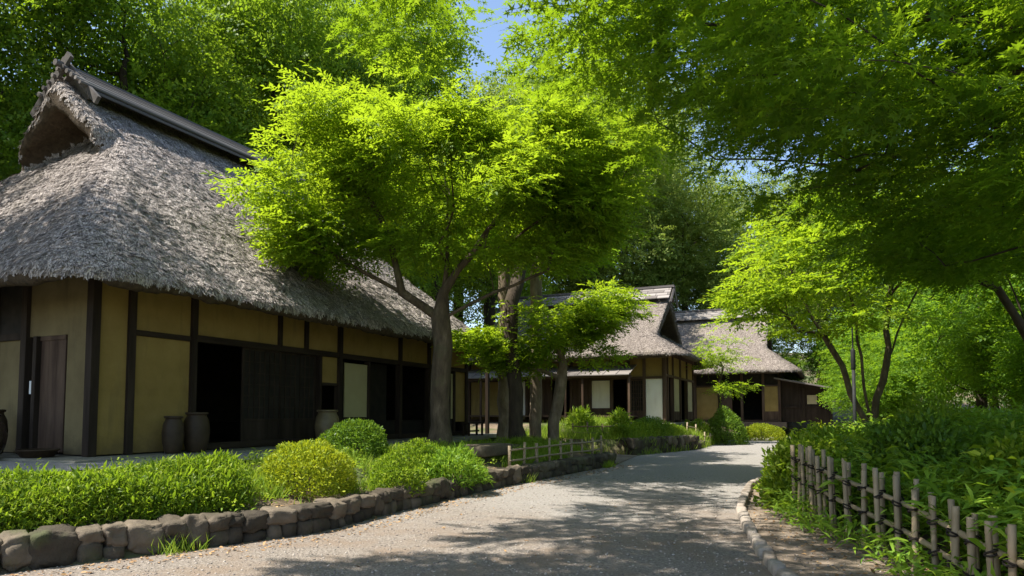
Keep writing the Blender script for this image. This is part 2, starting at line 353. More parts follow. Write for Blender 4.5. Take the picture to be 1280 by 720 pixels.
def stone_wall(name, label, P, h0, seed, u0=0, hfun=None, big=.5):
    Q = resample(P, 400); seg = np.hypot(*np.diff(Q, axis=0).T); s = np.concatenate([[0], np.cumsum(seg)]); L = s[-1]
    r = random.Random(seed); mb = MB()
    def at(t):
        x = np.interp(t, s, Q[:, 0]); y = np.interp(t, s, Q[:, 1]); e = .15
        dx = np.interp(t + e, s, Q[:, 0]) - np.interp(t - e, s, Q[:, 0]); dy = np.interp(t + e, s, Q[:, 1]) - np.interp(t - e, s, Q[:, 1])
        l = math.hypot(dx, dy); return x, y, math.atan2(dy, dx), -dy / l, dx / l
    t = 0; k = seed * 1000
    while t < L - .1:
        w = r.uniform(.18, .4) * big / .5; w = min(w, L - t); x, y, a, nx_, ny_ = at(t + w / 2); h = h0 * (hfun(y) if hfun else 1); zb = float(zr(np.array(y)))
        lo = h * r.uniform(.3, .56) if r.random() < .85 else 0
        dp = .32
        if lo:
            n = 2 if w > .33 and r.random() < .6 else 1
            for i in range(n):
                x2, y2, a2, _, _ = at(t + w * (i + .5) / n)
                stone(mb, (x2 + nx_ * .17, y2 + ny_ * .17, zb + lo / 2 - .02), (w / n * 1.1, dp * r.uniform(.85, 1.15), lo * 1.2 + .06), a2 + r.uniform(-.1, .1), k, 2, tilt=.06); k += 1
        stone(mb, (x + nx_ * .18, y + ny_ * .18, zb + lo + (h - lo) / 2), (w * 1.16, dp * r.uniform(1.0, 1.2), (h - lo) * r.uniform(1.0, 1.12)), a + r.uniform(-.14, .14), k, 4 if big == .5 and y < 16 else 3, tilt=.14); k += 1
        t += w
    t_ = mb.build(name, M['stone'], smooth=True)
    return tag(t_, label, 'stone wall')
stone_wall('stone_wall', 'low field-stone retaining wall along the road below the clipped hedge and bushes', LEFT[1:] + [(2.2, 19.9), (1.2, 20.6)], .34, 3)
stone_wall('stone_wall', 'stone retaining wall of the raised planting bed before the second thatched house', [(3.6, 23.5), (4.15, 22.85), (7.15, 26.1)], .55, 4)
stone_wall('stone_wall', 'low stone edging curving round the far bed beside the last house', PLANT[1:5], .24, 5, big=.6)
kb = thing('kerb_edging', 'curved kerb of pale rounded stones between the road and the dirt path', 'kerb', (2.46, 6.4, 0))
Q = smooth_poly(KERB, 60, 2)
s = np.concatenate([[0], np.cumsum(np.hypot(*np.diff(Q, axis=0).T))]); t = 3.4; k = 0
while t < s[-1]:
    w = rnd.uniform(.3, .46); x = np.interp(t, s, Q[:, 0]); y = np.interp(t, s, Q[:, 1]); x2 = np.interp(t + .2, s, Q[:, 0]); y2 = np.interp(t + .2, s, Q[:, 1])
    mb = MB(); stone(mb, (x - 2.46, y - 6.4, float(zr(np.array(y))) + .035), (w, rnd.uniform(.12, .16), .15), math.atan2(y2 - y, x2 - x) + rnd.uniform(-.06, .06), 700 + k, 3, .5, .1, .05)
    mb.build('stone', M['kerbstone'], kb, smooth=True); t += w + .02; k += 1

# ------------------------------------------------------------------ thatched houses
def rrect(x0, x1, y0, y1, r, z, n=6):
    out = []
    for cx, cy, a0 in ((x1 - r, y1 - r, 0), (x0 + r, y1 - r, 90), (x0 + r, y0 + r, 180), (x1 - r, y0 + r, 270)):
        for i in range(n + 1):
            a = math.radians(a0 + 90 * i / n); out.append((cx + r * math.cos(a), cy + r * math.sin(a), z))
    return out
def thatch(parent, L, W, o, ze, zr_, zg, sg, verge, mat, seed, nsh, vox=.09, edge=.34, sl=(.10, .30), sw=(.012, .03), smooth_it=10, rough=1.):
    """irimoya roof in house coordinates: hipped skirt, gabled top with an open gable at each end."""
    yc = W / 2; kf = (zr_ - ze - edge) / (yc + o)
    pg = (zr_ - zg) / kf
    mb = MB()
    mb.hull(rrect(-o, L + o, -o, W + o, .9, ze + .06) + rrect(-o + .35, L + o - .35, -o + .35, W + o - .35, .9, ze) + rrect(-o - .02, L + o + .02, -o - .02, W + o + .02, 1.0, ze + edge)
            + [(x, yc + s_ * pg, zg) for x in (sg, L - sg) for s_ in (1, -1)])
    mb.hull([(x, yc + s_ * (pg - .25), zg - .35) for x in (sg, L - sg) for s_ in (1, -1)] + [(x, yc, zr_ - .3) for x in (sg, L - sg)])
    th = .42
    for s_ in (1, -1):
        ext = pg + .55
        prof = [(0, zr_ + .05), (ext, zr_ - kf * ext + .02), (ext, zr_ - kf * ext - th), (0, zr_ - th * 1.5)]
        mb.hull([(x, yc + s_ * p, z) for x in (verge, L - verge) for p, z in prof])
    tmp = mb.build('roof_tmp', mat)
    rm = tmp.modifiers.new('r', 'REMESH'); rm.mode = 'VOXEL'; rm.voxel_size = vox
    sm = tmp.modifiers.new('s', 'SMOOTH'); sm.iterations = smooth_it; sm.factor = .5
    dg = bpy.context.evaluated_depsgraph_get(); ev = tmp.evaluated_get(dg); me = ev.to_mesh()
    nv = len(me.vertices); V = np.empty(nv * 3); me.vertices.foreach_get('co', V); V = V.reshape(-1, 3)
    Nn = np.empty(nv * 3); me.vertices.foreach_get('normal', Nn); Nn = Nn.reshape(-1, 3)
    F = np.array([tuple(p.vertices) for p in me.polygons if len(p.vertices) == 4]); F3 = np.array([tuple(p.vertices) for p in me.polygons if len(p.vertices) == 3]).reshape(-1, 3)
    ev.to_mesh_clear(); bpy.data.objects.remove(tmp)
    k = np.array([noise.noise(Vector(v) * .8) * .06 + noise.noise(Vector(v) * 2.6) * .035 + noise.noise(Vector(v) * 9) * .03 for v in V]) * rough
    V = V + Nn * k[:, None]
    dd = np.minimum(np.minimum(V[:, 0] + o, L + o - V[:, 0]), np.minimum(V[:, 1] + o, W + o - V[:, 1]))
    V[:, 2] += np.where((Nn[:, 2] < -.3) & (V[:, 2] < ze + .4), np.clip((dd - .12) * .8, 0, .8), 0)
    # straw ends: short shards lying down the slope
    rg = R(seed); fc = V[F].mean(1); fn = unit(np.cross(V[F[:, 1]] - V[F[:, 0]], V[F[:, 2]] - V[F[:, 0]]))
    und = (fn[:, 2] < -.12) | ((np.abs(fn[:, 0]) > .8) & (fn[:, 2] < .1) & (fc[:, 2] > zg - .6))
    wgt = np.where(und, 0., 1.) * np.where(fn[:, 1] > .35, .12, 1.); wgt /= wgt.sum()
    pick = rg.choice(len(F), nsh, p=wgt); b = rg.random((nsh, 2))
    C = (V[F[pick, 0]] * ((1 - b[:, :1]) * (1 - b[:, 1:])) + V[F[pick, 1]] * (b[:, :1] * (1 - b[:, 1:])) + V[F[pick, 2]] * (b[:, :1] * b[:, 1:]) + V[F[pick, 3]] * ((1 - b[:, :1]) * b[:, 1:]))
    n_ = fn[pick]; dn = np.array([0, 0, -1.]) - n_ * (-n_[:, 2:3]); dn = unit(dn + 1e-4) + rg.normal(0, .36, (nsh, 3)); dn -= n_ * (dn * n_).sum(1, keepdims=True); dn = unit(dn)
    A = unit(dn + n_ * rg.uniform(.0, .13, (nsh, 1))); Ln = rg.uniform(*sl, nsh) * np.where(n_[:, 2] < .25, .5, 1); Wd = rg.uniform(*sw, nsh)
    Bv = unit(np.cross(n_, A)); C = C - A * (Ln * .35)[:, None] + n_ * .004
    S = np.stack([C - Bv * Wd[:, None] * .5, C + Bv * Wd[:, None] * .5, C + A * Ln[:, None] + Bv * Wd[:, None] * .35, C + A * Ln[:, None] - Bv * Wd[:, None] * .35], 1).reshape(-1, 3)
    polys = [F] + ([F3] if len(F3) else []) + [np.arange(nsh * 4).reshape(-1, 4) + nv]
    ob = np_mesh('thatched_roof', np.concatenate([V, S]), polys, mat, parent)
    ob.data.materials.append(M['reedend_shaded']); mi = np.zeros(len(ob.data.polygons), np.int32); mi[:len(F)] = und
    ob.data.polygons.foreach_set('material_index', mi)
    return ob, kf, yc
def panel(parent, x0, x1, z0, z1, mat, y=.05, name='plaster_panel', th=.07):
    m = MB(); m.box(x0, x1, y, y + th, z0, z1); return m.build(name, mat, parent)
def post(parent, x, z0, z1, mat, w=.13, y0=-.02, y1=.14, name='post'):
    m = MB(); m.box(x - w / 2, x + w / 2, y0, y1, z0, z1); return m.build(name, mat, parent, bevel=.008)
def beam(parent, x0, x1, z0, z1, mat, y0=-.015, y1=.13, name='beam'):
    m = MB(); m.box(x0, x1, y0, y1, z0, z1); return m.build(name, mat, parent, bevel=.008)
def lattice_door(parent, x0, x1, z0, z1, wood, back, y=.06, nv=6, nh=5, low=.42, name='sliding_door'):
    m = MB(); f = .05
    m.box(x0, x0 + f, y, y + .04, z0, z1); m.box(x1 - f, x1, y, y + .04, z0, z1)
    m.box(x0 + f, x1 - f, y, y + .04, z0, z0 + f); m.box(x0 + f, x1 - f, y, y + .04, z1 - f, z1)
    if low: m.box(x0 + f, x1 - f, y + .002, y + .038, z0 + low, z0 + low + .06); m.box(x0 + f, x1 - f, y + .012, y + .03, z0 + f, z0 + low)
    d = m.build(name, wood, parent, bevel=.004)
    l = MB(); zb = z0 + (low + .06 if low else f)
    for i in range(nv): x = x0 + f + (x1 - x0 - 2 * f) * (i + 1) / (nv + 1); l.box(x - .011, x + .011, y + .005, y + .027, zb, z1 - f)
    for i in range(nh): z = zb + (z1 - f - zb) * (i + 1) / (nh + 1); l.box(x0 + f, x1 - f, y + .009, y + .023, z - .009, z + .009)
    l.build('lattice', wood, d)
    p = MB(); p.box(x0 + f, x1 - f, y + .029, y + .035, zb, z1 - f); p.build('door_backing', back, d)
    return d
def ridge_cap(roof, x0, x1, yc, z, mat, hw=.75, hh=.55, npole=4, seed=1):
    r = random.Random(seed)
    m = MB()
    for s_ in (1, -1):
        for i in range(5):
            f0, f1 = i / 5, (i + 1) / 5 + .04
            m.hull([(x, yc + s_ * hw * f, z + hh * (1 - f) + dz + (.03 * (5 - i)) * 0) for x in (x0 + r.uniform(-.06, .06), x1 + r.uniform(-.06, .06)) for f, dz in ((f0, .03), (f0, -.02), (f1, .055), (f1, .0))])
    c = m.build('ridge_cap', mat, roof)
    b = MB()
    for s_ in (1, -1):
        for i in range(npole):
            f = (i + .6) / npole
            b.tube([(x0 - .25, yc + s_ * hw * f, z + hh * (1 - f) + .1 + r.uniform(-.01, .01)), ((x0 + x1) / 2, yc + s_ * hw * f, z + hh * (1 - f) + .1), (x1 + .25, yc + s_ * hw * f, z + hh * (1 - f) + .1)], r.uniform(.045, .06), 7)
    b.tube([(x0 - .35, yc, z + hh + .12), (x1 + .35, yc, z + hh + .12)], .075, 8)
    b.build('ridge_pole', M['pole'], roof, smooth=False)
    return c

# --- first house
a24 = math.radians(24.6)
H1 = thing('thatched_house', 'big thatched farmhouse with ochre plaster walls and dark sliding doors, nearest the viewer', 'house', (-6.894, 11.202, .80), math.radians(65.4))
L1, W1 = 12.95, 9.0
LR = 12.2
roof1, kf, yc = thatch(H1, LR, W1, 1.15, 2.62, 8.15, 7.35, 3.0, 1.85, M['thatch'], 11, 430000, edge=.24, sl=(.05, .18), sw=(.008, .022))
rc = ridge_cap(roof1, 2.2, LR - 2.2, yc, 7.86, M['ridge'], .8, .58, 5, 3)
for xx, dx in ((2.2, -1), (LR - 2.2, 1)):
    for s_ in (1, -1):
        gb = MB(); d = Vector((0, s_ * .74, -.68)).normalized(); p0 = Vector((xx + dx * (.1 + .05 * s_), yc - s_ * .22, 8.78))
        gb.hull([p0 + d * t + Vector((ex, 0, 0)) + Vector((0, s_ * .68, .74)) * ez for t in (0, 1.75) for ex in (-.04, .04) for ez in (-.09, .09)])
        gb.build('gable_timber', M['ridge'], roof1)
    gb = MB(); gb.hull([(xx - dx * (.1 + e), yc + y, z) for e in (0, .06) for y, z in ((-.78, 7.8), (.78, 7.8), (0, 8.5))]); gb.build('ridge_end_board', M['ridge'], roof1)
for xx, e in ((2.98, -.12), (LR - 2.98, .12)):
    gl = MB(); gl.hull([(xx + f * e, yc + y, z) for f in (0, 1) for y, z in ((-1.35, 6.85), (1.35, 6.85), (0, 8.05))]); gl.build('gable_shade_panel', M['dark'], roof1)  # dark panel added in the open gable to stand for its shade
pl = MB(); pl.box(-.75, L1 + .2, -.75, W1, -.14, -.004); pl.build('plinth', M['plinth'], H1, bevel=.02)
PT = 3.15
for x in (0.0, .66, 1.95, 6.29, 8.95, 10.51, 11.72, 12.9): post(H1, x, 0, PT, M['wood'], .15 if x in (0., 6.29) else .13)
for x in (4.22, 5.07): post(H1, x, 2.2, PT, M['wood'], .1)
beam(H1, 1.95, L1, 2.09, 2.22, M['woodh'], -.012); beam(H1, .73, 1.885, 2.08, 2.18, M['woodh'], .01, .12)
beam(H1, -.1, L1 + .1, PT - .04, PT + .12, M['woodh'], -.03, .15, 'wall_plate'); beam(H1, 2.0, L1, .005, .14, M['woodh'], -.01, .14, 'ground_sill')
panel(H1, .05, .61, .02, PT, M['tan']); panel(H1, .7, 1.9, .02, 2.09, M['tan']); panel(H1, .7, 1.9, 2.16, PT, M['tan'])
for x0, x1 in ((2.0, 4.18), (4.26, 5.03), (5.11, 6.23), (6.35, 8.9), (9., 10.45), (10.57, 11.66), (11.78, 12.84)): panel(H1, x0, x1, 2.2, PT, M['tan'])
lattice_door(H1, 3.2, 4.32, .12, 2.1, M['wood'], M['dark'], .05); lattice_door(H1, 4.3, 5.5, .12, 2.1, M['wood'], M['dark'], .098)
post(H1, 5.56, .1, 2.1, M['wood'], .07); panel(H1, 5.6, 6.22, 1.45, 2.09, M['tan']); beam(H1, 5.6, 6.22, 1.39, 1.46, M['woodh'], .01, .12, 'lintel')
m = MB(); m.box(6.5, 7.42, .03, .06, .62, 1.99); m.build('paper_screen', M['cream'], H1); beam(H1, 6.4, 7.5, .52, .62, M['woodh'], 0, .12, 'rail'); panel(H1, 6.4, 7.5, .1, .52, M['dark'], name='board_panel'); post(H1, 7.47, .1, 2.1, M['wood'], .07)
panel(H1, 8.0, 8.9, .1, 2.1, M['dark'], .45, 'sliding_board'); panel(H1, 7.5, 8.9, .0, .45, M['dark'], .6, 'floor_edge')
m = MB(); m.box(11.6, 12.0, .03, .06, .55, 2.0); m.build('paper_screen', M['cream'], H1); post(H1, 12.06, .1, 2.1, M['wood'], .09); panel(H1, 12.1, 12.84, .45, 2.1, M['tan']); panel(H1, 11.6, 12., .1, .55, M['dark'], name='board_panel')
# end wall facing the camera, back and far walls, floor
def epost(y, z0, z1, w=.14, mat='wood'):
    m = MB(); m.box(-.02, .14, y - w / 2, y + w / 2, z0, z1); m.build('post', M[mat], H1, bevel=.008)
def epanel(y0, y1, z0, z1, mat, x=.05, name='plaster_panel'):
    m = MB(); m.box(x, x + .07, y0, y1, z0, z1); return m.build(name, M[mat], H1)
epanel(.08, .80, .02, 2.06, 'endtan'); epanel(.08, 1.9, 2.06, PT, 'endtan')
m = MB(); m.box(.05, .11, .84, .86, .05, 2.0); m.box(.04, .12, .84, 1.54, 1.98, 2.055)
for i in range(3): m.box(.06, .095, .87 + i * .222, .87 + i * .222 + .218, .05, 1.98)
dr = m.build('plank_door', M['brown'], H1)
m = MB(); m.box(.02, .045, 1.72, 1.77, 1.05, 1.28); m.build('door_plate', M['label'], H1)
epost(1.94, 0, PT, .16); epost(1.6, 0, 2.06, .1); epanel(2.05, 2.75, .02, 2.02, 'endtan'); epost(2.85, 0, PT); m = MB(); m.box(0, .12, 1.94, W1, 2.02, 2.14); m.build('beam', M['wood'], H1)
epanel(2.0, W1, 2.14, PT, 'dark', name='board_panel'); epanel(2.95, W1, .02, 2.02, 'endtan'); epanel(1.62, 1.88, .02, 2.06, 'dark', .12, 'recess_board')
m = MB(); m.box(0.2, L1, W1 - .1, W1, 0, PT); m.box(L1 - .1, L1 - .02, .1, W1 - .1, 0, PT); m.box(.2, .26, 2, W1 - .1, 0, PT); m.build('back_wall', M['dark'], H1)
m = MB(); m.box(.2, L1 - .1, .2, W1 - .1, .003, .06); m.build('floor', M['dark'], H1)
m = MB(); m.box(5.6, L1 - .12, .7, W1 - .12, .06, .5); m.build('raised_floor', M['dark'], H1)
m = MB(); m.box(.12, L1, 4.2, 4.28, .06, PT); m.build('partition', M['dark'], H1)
# porch at the far end
m = MB(); m.box(14.5, 14.62, .0, .12, 0, 2.75); m.build('porch_post', M['wood'], H1, bevel=.008)
m = MB(); m.box(13.3, 14.7, .01, .1, 2.42, 2.52); m.build('porch_beam', M['woodh'], H1)
m = MB(); m.box(13.5, 15.2, -.3, 6, -.14, 0); m.build('porch_step', M['plinth'], H1, bevel=.02)

# --- second house
def end_frame(H, L, W, posts, wood, z1):
    for y in posts:
        m = MB(); m.box(L - .14, L + .02, y - .06, y + .06, .0, z1); m.build('post', M[wood], H, bevel=.006)
def side_panel(H, L, y0, y1, z0, z1, mat, x=-.12, name='plaster_panel'):
    m = MB(); m.box(L + x, L + x + .07, y0, y1, z0, z1); return m.build(name, M[mat], H)
K2 = Vector((6.55, 29, 1.12)); nvec = Vector((math.cos(a24), -math.sin(a24), 0)); avec = Vector((math.sin(a24), math.cos(a24), 0))
L2, W2 = 9.5, 7.0
H2 = thing('thatched_house', 'smaller thatched house with white wall panels, plank ridge and boarded side lean-to, beyond the first', 'house', K2 - nvec * L2, -a24)
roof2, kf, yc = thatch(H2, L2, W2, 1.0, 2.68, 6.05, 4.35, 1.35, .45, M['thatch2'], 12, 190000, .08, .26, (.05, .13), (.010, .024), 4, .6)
def plank_ridge(roof, x0, x1, yc, z, hw, hh):
    m = MB(); r = random.Random(4)
    for s_ in (1, -1):
        for j in range(4):
            x = x0
            while x < x1 - .1:
                w = r.uniform(.5, .8); w = min(w, x1 - x); f0, f1 = j / 4, (j + 1) / 4 + .06
                m.hull([(xx, yc + s_ * hw * f, z + hh * (1 - f) + dz) for xx in (x + .01, x + w - .01) for f, dz in ((f0, .015), (f0, -.02), (f1, .045), (f1, .01))]); x += w
    c = m.build('ridge_cap', M['greywood'], roof)
    b = MB(); b.box(x0 - .1, x1 + .1, yc - .12, yc + .12, z + hh - .02, z + hh + .08)
    for x in (x0 + .1, x1 - .1):
        for s_ in (1, -1): b.tube([(x + (.18 if x > (x0 + x1) / 2 else -.18), yc - s_ * .1, z + hh + .02), (x + (.18 if x > (x0 + x1) / 2 else -.18), yc + s_ * (hw + .15), z - .25)], .06, 4)
    b.build('ridge_beam', M['ridge'], roof)
plank_ridge(roof2, .3, L2 - .35, yc, 5.85, .75, .62)
pl = MB(); pl.box(-.4, L2 + .4, -.9, W2, -.25, -.004); pl.build('plinth', M['plinth'], H2, bevel=.02)
Z2 = 3.0
for dx in (0, .86, 1.56, 2.33, 3.3, 4.2, 5.2, 6.4, 7.6, 9.44): post(H2, L2 - dx - .06, 0, Z2, M['brown'], .13)
beam(H2, 0, L2 - .06, 1.9, 2.0, M['brownh']); beam(H2, 0, L2 - .06, Z2 - .06, Z2 + .1, M['brownh'], -.03, .15, 'wall_plate'); beam(H2, 0, L2 - .06, 0, .12, M['brownh'], -.01, .14, 'ground_sill')
F2 = lambda a, b: (L2 - b, L2 - a)
panel(H2, *F2(.12, .86), .12, 1.9, M['white']); panel(H2, *F2(.12, .86), 2.0, Z2, M['tan']); panel(H2, *F2(.95, 1.55), 2.0, Z2, M['tan']); panel(H2, *F2(1.6, 9.4), 2.0, Z2, M['tan'])
lattice_door(H2, *F2(.95, 1.55), .12, 1.88, M['brown'], M['dark'], .05, 4, 6, .35)
panel(H2, *F2(2.4, 3.3), .64, 1.86, M['white']); panel(H2, *F2(2.4, 3.3), .12, .64, M['brown'], name='board_panel')
panel(H2, *F2(3.4, 4.2), .12, 1.9, M['brown'], .07, 'sliding_board'); panel(H2, *F2(5.2, 6.4), .12, 1.9, M['brown'], .07, 'sliding_board'); panel(H2, *F2(7.6, 9.4), .12, 1.9, M['tan'])
panel(H2, *F2(6.4, 7.6), .12, 1.9, M['white'])
m = MB()
for i in range(14):  # boarded pent roof over the veranda
    x = .2 + i * .575; m.hull([(xx, y, z + dz) for xx in (x + .006, x + .569) for y, z in ((.0, 2.5), (-1.25, 2.02)) for dz in (0, .035)])
pr = m.build('pent_roof', M['greywood'], H2)
m = MB()
for i in range(15): m.box(.18 + i * .575, .225 + i * .575, -1.22, .0, 2.285, 2.325, Matrix.Rotation(math.atan2(.48, 1.25), 3, 'X'))
m.build('batten', M['greywood'], pr)
m = MB(); m.box(.2, 8.3, -1.12, -1.02, 1.93, 2.02); m.build('eave_beam', M['brownh'], H2)
for x in (8.2, 6.15, 5.36, 3.2, 1.2): post(H2, x, -.1, 1.95, M['brown'], .09, -1.12, -1.03, 'veranda_post')
m = MB(); m.box(.2, 8.3, -1.1, -.02, .25, .32); m.build('veranda', M['brownh'], H2)
end_frame(H2, L2, W2, (.06, .55, 1.7, 3.4, 5.1, 6.9), 'brown', Z2)
m = MB(); m.box(L2 - .13, L2 + .015, 0, W2, 2.0, 2.1); m.box(L2 - .13, L2 + .03, 0, W2, Z2 - .05, Z2 + .1); m.build('end_beam', M['brown'], H2)
side_panel(H2, L2, .1, 6.8, 2.1, Z2, 'tan'); side_panel(H2, L2, .12, .5, .1, 2.0, 'brown', name='board_panel')
def side_lattice(H, L, y0, y1):
    m = MB(); m.box(L - .09, L - .05, y0, y0 + .06, .1, 2.0); m.box(L - .09, L - .05, y1 - .06, y1, .1, 2.0); m.box(L - .089, L - .051, y0, y1, .1, .5)
    d = m.build('sliding_door', M['brown'], H)
    l = MB()
    for i in range(5): y = y0 + .06 + (y1 - y0 - .12) * (i + 1) / 6; l.box(L - .085, L - .06, y - .015, y + .015, .5, 2.)
    for i in range(6): z = .5 + i * .24; l.box(L - .083, L - .062, y0 + .06, y1 - .06, z - .012, z + .012)
    l.build('lattice', M['brown'], d); p = MB(); p.box(L - .062, L - .055, y0 + .05, y1 - .05, .5, 2.0); p.build('door_backing', M['paper'], d)
side_lattice(H2, L2, 1.76, 3.35); side_lattice(H2, L2, 5.2, 6.8)
m = MB(); m.box(.05, L2 - .2, W2 - .1, W2, 0, Z2); m.box(.02, .1, .1, W2, 0, Z2); m.box(.1, L2 - .3, 3., 3.06, .1, Z2); m.build('back_wall', M['dark'], H2)
m = MB(); m.box(.1, L2 - .15, .15, W2 - .1, .003, .1); m.build('floor', M['dark'], H2)
for xx, e in ((1.3, -.1), (L2 - 1.3, .1)):
    gl = MB(); gl.hull([(xx + f * e, yc + y, z) for f in (0, 1) for y, z in ((-1.7, 4.2), (1.7, 4.2), (0, 5.8))]); gl.build('gable_shade_panel', M['dark'], roof2)  # same added dark panel, standing for shade inside the gable opening

# --- third house
K3 = Vector((15, 38, 1.05)); L3, W3 = 10.0, 6.4
H3 = thing('thatched_house', 'farthest thatched house, half hidden by a maple, with a boarded lean-to at its end', 'house', K3 - nvec * L3, -a24)
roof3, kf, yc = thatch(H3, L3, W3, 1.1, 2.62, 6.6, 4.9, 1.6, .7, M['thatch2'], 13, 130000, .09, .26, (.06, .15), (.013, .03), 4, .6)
plank_ridge(roof3, .6, L3 - .6, yc, 6.35, .75, .62)
pl = MB(); pl.box(-.3, L3 + .3, -.3, W3, -.3, -.004); pl.build('plinth', M['dark'], H3)
Z3 = 3.0
for dx in (0, .85, 2.0, 3.2, 4.6, 6.2, 8, 9.9): post(H3, L3 - dx - .06, 0, Z3, M['brown'], .14)
beam(H3, 0, L3 - .06, 2.0, 2.1, M['brownh']); beam(H3, 0, L3 - .06, Z3 - .06, Z3 + .1, M['brownh'], -.03, .15, 'wall_plate'); beam(H3, 0, L3 - .06, 0, .12, M['brownh'], -.01, .14, 'ground_sill')
panel(H3, L3 - 9.9, L3, 2.1, Z3, M['dark'], name='board_panel'); panel(H3, L3 - .84, L3 - .12, .6, 2.0, M['tan']); panel(H3, L3 - .84, L3 - .12, .12, .6, M['brown'], name='board_panel')
panel(H3, L3 - 3.2, L3 - 2.6, .12, 2.0, M['brown'], name='sliding_board'); panel(H3, L3 - 4.6, L3 - 3.25, .12, 2.0, M['tan']); panel(H3, L3 - 9.9, L3 - 6.2, .12, 2.0, M['brown'], name='sliding_board')
m = MB(); m.box(.05, L3 - .05, W3 - .1, W3, 0, Z3); m.box(.02, .1, .1, W3, 0, Z3); m.box(L3 - .12, L3 - .04, .1, W3, 0, Z3); m.box(.1, L3 - .3, 2.6, 2.66, .1, Z3); m.build('back_wall', M['dark'], H3)
m = MB(); m.hull([(x, y, z) for x, z1 in ((L3, 2.36), (L3 + 2.6, 1.83)) for y in (.6, .68) for z in (0, z1)]); m.box(L3 + 2.52, L3 + 2.6, .68, 4, 0, 1.8); lt = m.build('lean_to', M['wood'], H3)
m = MB(); m.hull([(x, y, z + dz) for x, z in ((L3 - .3, 2.42), (L3 + 3.1, 1.72)) for y in (-.45, 4.6) for dz in (0, .07)]); m.build('lean_to_roof', M['greywood'], lt)
m = MB(); m.box(L3 + 1.1, L3 + 1.22, .5, .6, 0, 1.9); m.box(L3 + 2.5, L3 + 2.62, .5, .6, 0, 1.7); m.box(L3, L3 + 2.62, .52, .597, .8, .88); m.build('post', M['wood'], lt)
m = MB(); m.box(L3 + 1.35, L3 + 1.85, .56, .598, 1.0, 1.5); m.build('board_notice', M['paper'], lt)

# ------------------------------------------------------------------ pots, bench, lamp
def h1p(x, y, z=0): return H1.matrix_basis @ Vector((x, y, z))
def jar(label, x, y, prof, mat, z=0., mouth=True):
    p = h1p(x, y, z); m = MB(); m.lathe(prof, 32); o = m.build('storage_jar', mat, smooth=True, loc=p); tag(o, label, 'jar')
    return o
tall = [(.13, 0), (.16, .03), (.2, .2), (.215, .4), (.2, .56), (.155, .66), (.15, .69), (.185, .70), (.185, .735), (.155, .74), (.14, .70), (.12, .5), (0.02, .45)]
fat = [(.15, 0), (.19, .03), (.24, .22), (.255, .42), (.235, .6), (.19, .70), (.185, .73), (.215, .74), (.215, .775), (.185, .78), (.16, .72), (.15, .5), (.02, .45)]
wide = [(.16, 0), (.2, .03), (.3, .2), (.33, .38), (.29, .55), (.19, .64), (.18, .68), (.23, .69), (.23, .72), (.18, .725), (.16, .66), (.2, .4), (.02, .35)]
jar('slim brown glazed jar against the ochre wall, the narrower of the two together', 1.25, -.35, [(r * .86, z * .9) for r, z in tall], M['jar'])
jar('stout brown glazed jar beside the open doorway, the wider of the two together', 1.72, -.38, [(r * .92, z * .94) for r, z in fat], M['jar'])
jar('buff glazed jar in front of the lattice doors behind the bushes', 5.1, -.6, [(r * 1.1, z * 1.02) for r, z in fat], M['jarbuff'])
jar('glossy black glazed jar with wide shoulders standing by the plank door', -.95, 1.25, wide, M['jarshiny'], -.03)
jar('matt dark jar half seen behind the glossy black jar', -.45, 2.0, fat, M['jar'], 0)
p = h1p(-.42, .72); m = MB(); m.lathe([(.2, 0), (.23, .01), (.3, .11), (.32, .115), (.3, .13), (.26, .05), (.02, .04)], 28); tag(m.build('basin', M['jar'], smooth=True, loc=p), 'shallow dark basin on the stone step by the plank door', 'basin')
be = thing('bench', 'small dark wooden bench under the ochre panel at the far end of the farmhouse', 'bench', h1p(12.5, -.45), math.radians(65.4))
m = MB(); m.box(-.55, .55, -.16, .16, .38, .43); m.build('seat', M['woodh'], be, bevel=.006)
for x in (-.46, .46):
    for y in (-.1, .1): m = MB(); m.box(x - .03, x + .03, y - .03, y + .03, 0, .38); m.build('leg', M['wood'], be)
m = MB(); m.box(-.43, .43, -.015, .015, .12, .17); m.build('stretcher', M['woodh'], be)
sl = MB(); stone(sl, (-.55, 15.3, .70), (1.3, .7, .26), math.radians(60), 31, 3, .3, .12, .01); tag(sl.build('stone_slab', M['stone'], smooth=True), 'flat topped stone slab at the edge of the yard beneath the big tree', 'stone')
lp = thing('lamp_post', 'slim dark lamp post rising from the shrubs beside the multi stemmed maple', 'lamp post', (8.05, 16, g(8.05, 16)))
zt = 3.05 - g(8.05, 16)
m = MB(); m.tube([(0, 0, -.1), (0, 0, zt - .5)], .04, 14); m.build('pole', M['metal'], lp, smooth=True)
m = MB(); m.lathe([(.045, zt - .5), (.052, zt - .48), (.052, zt - .06), (.04, zt - .03), (.02, zt), (.0, zt)], 16); m.build('lamp_head', M['metal'], lp, smooth=True)
m = MB(); m.tube([(0, 0, zt), (0, 0, zt + .5)], .018, 8); m.build('finial', M['metal'], lp)

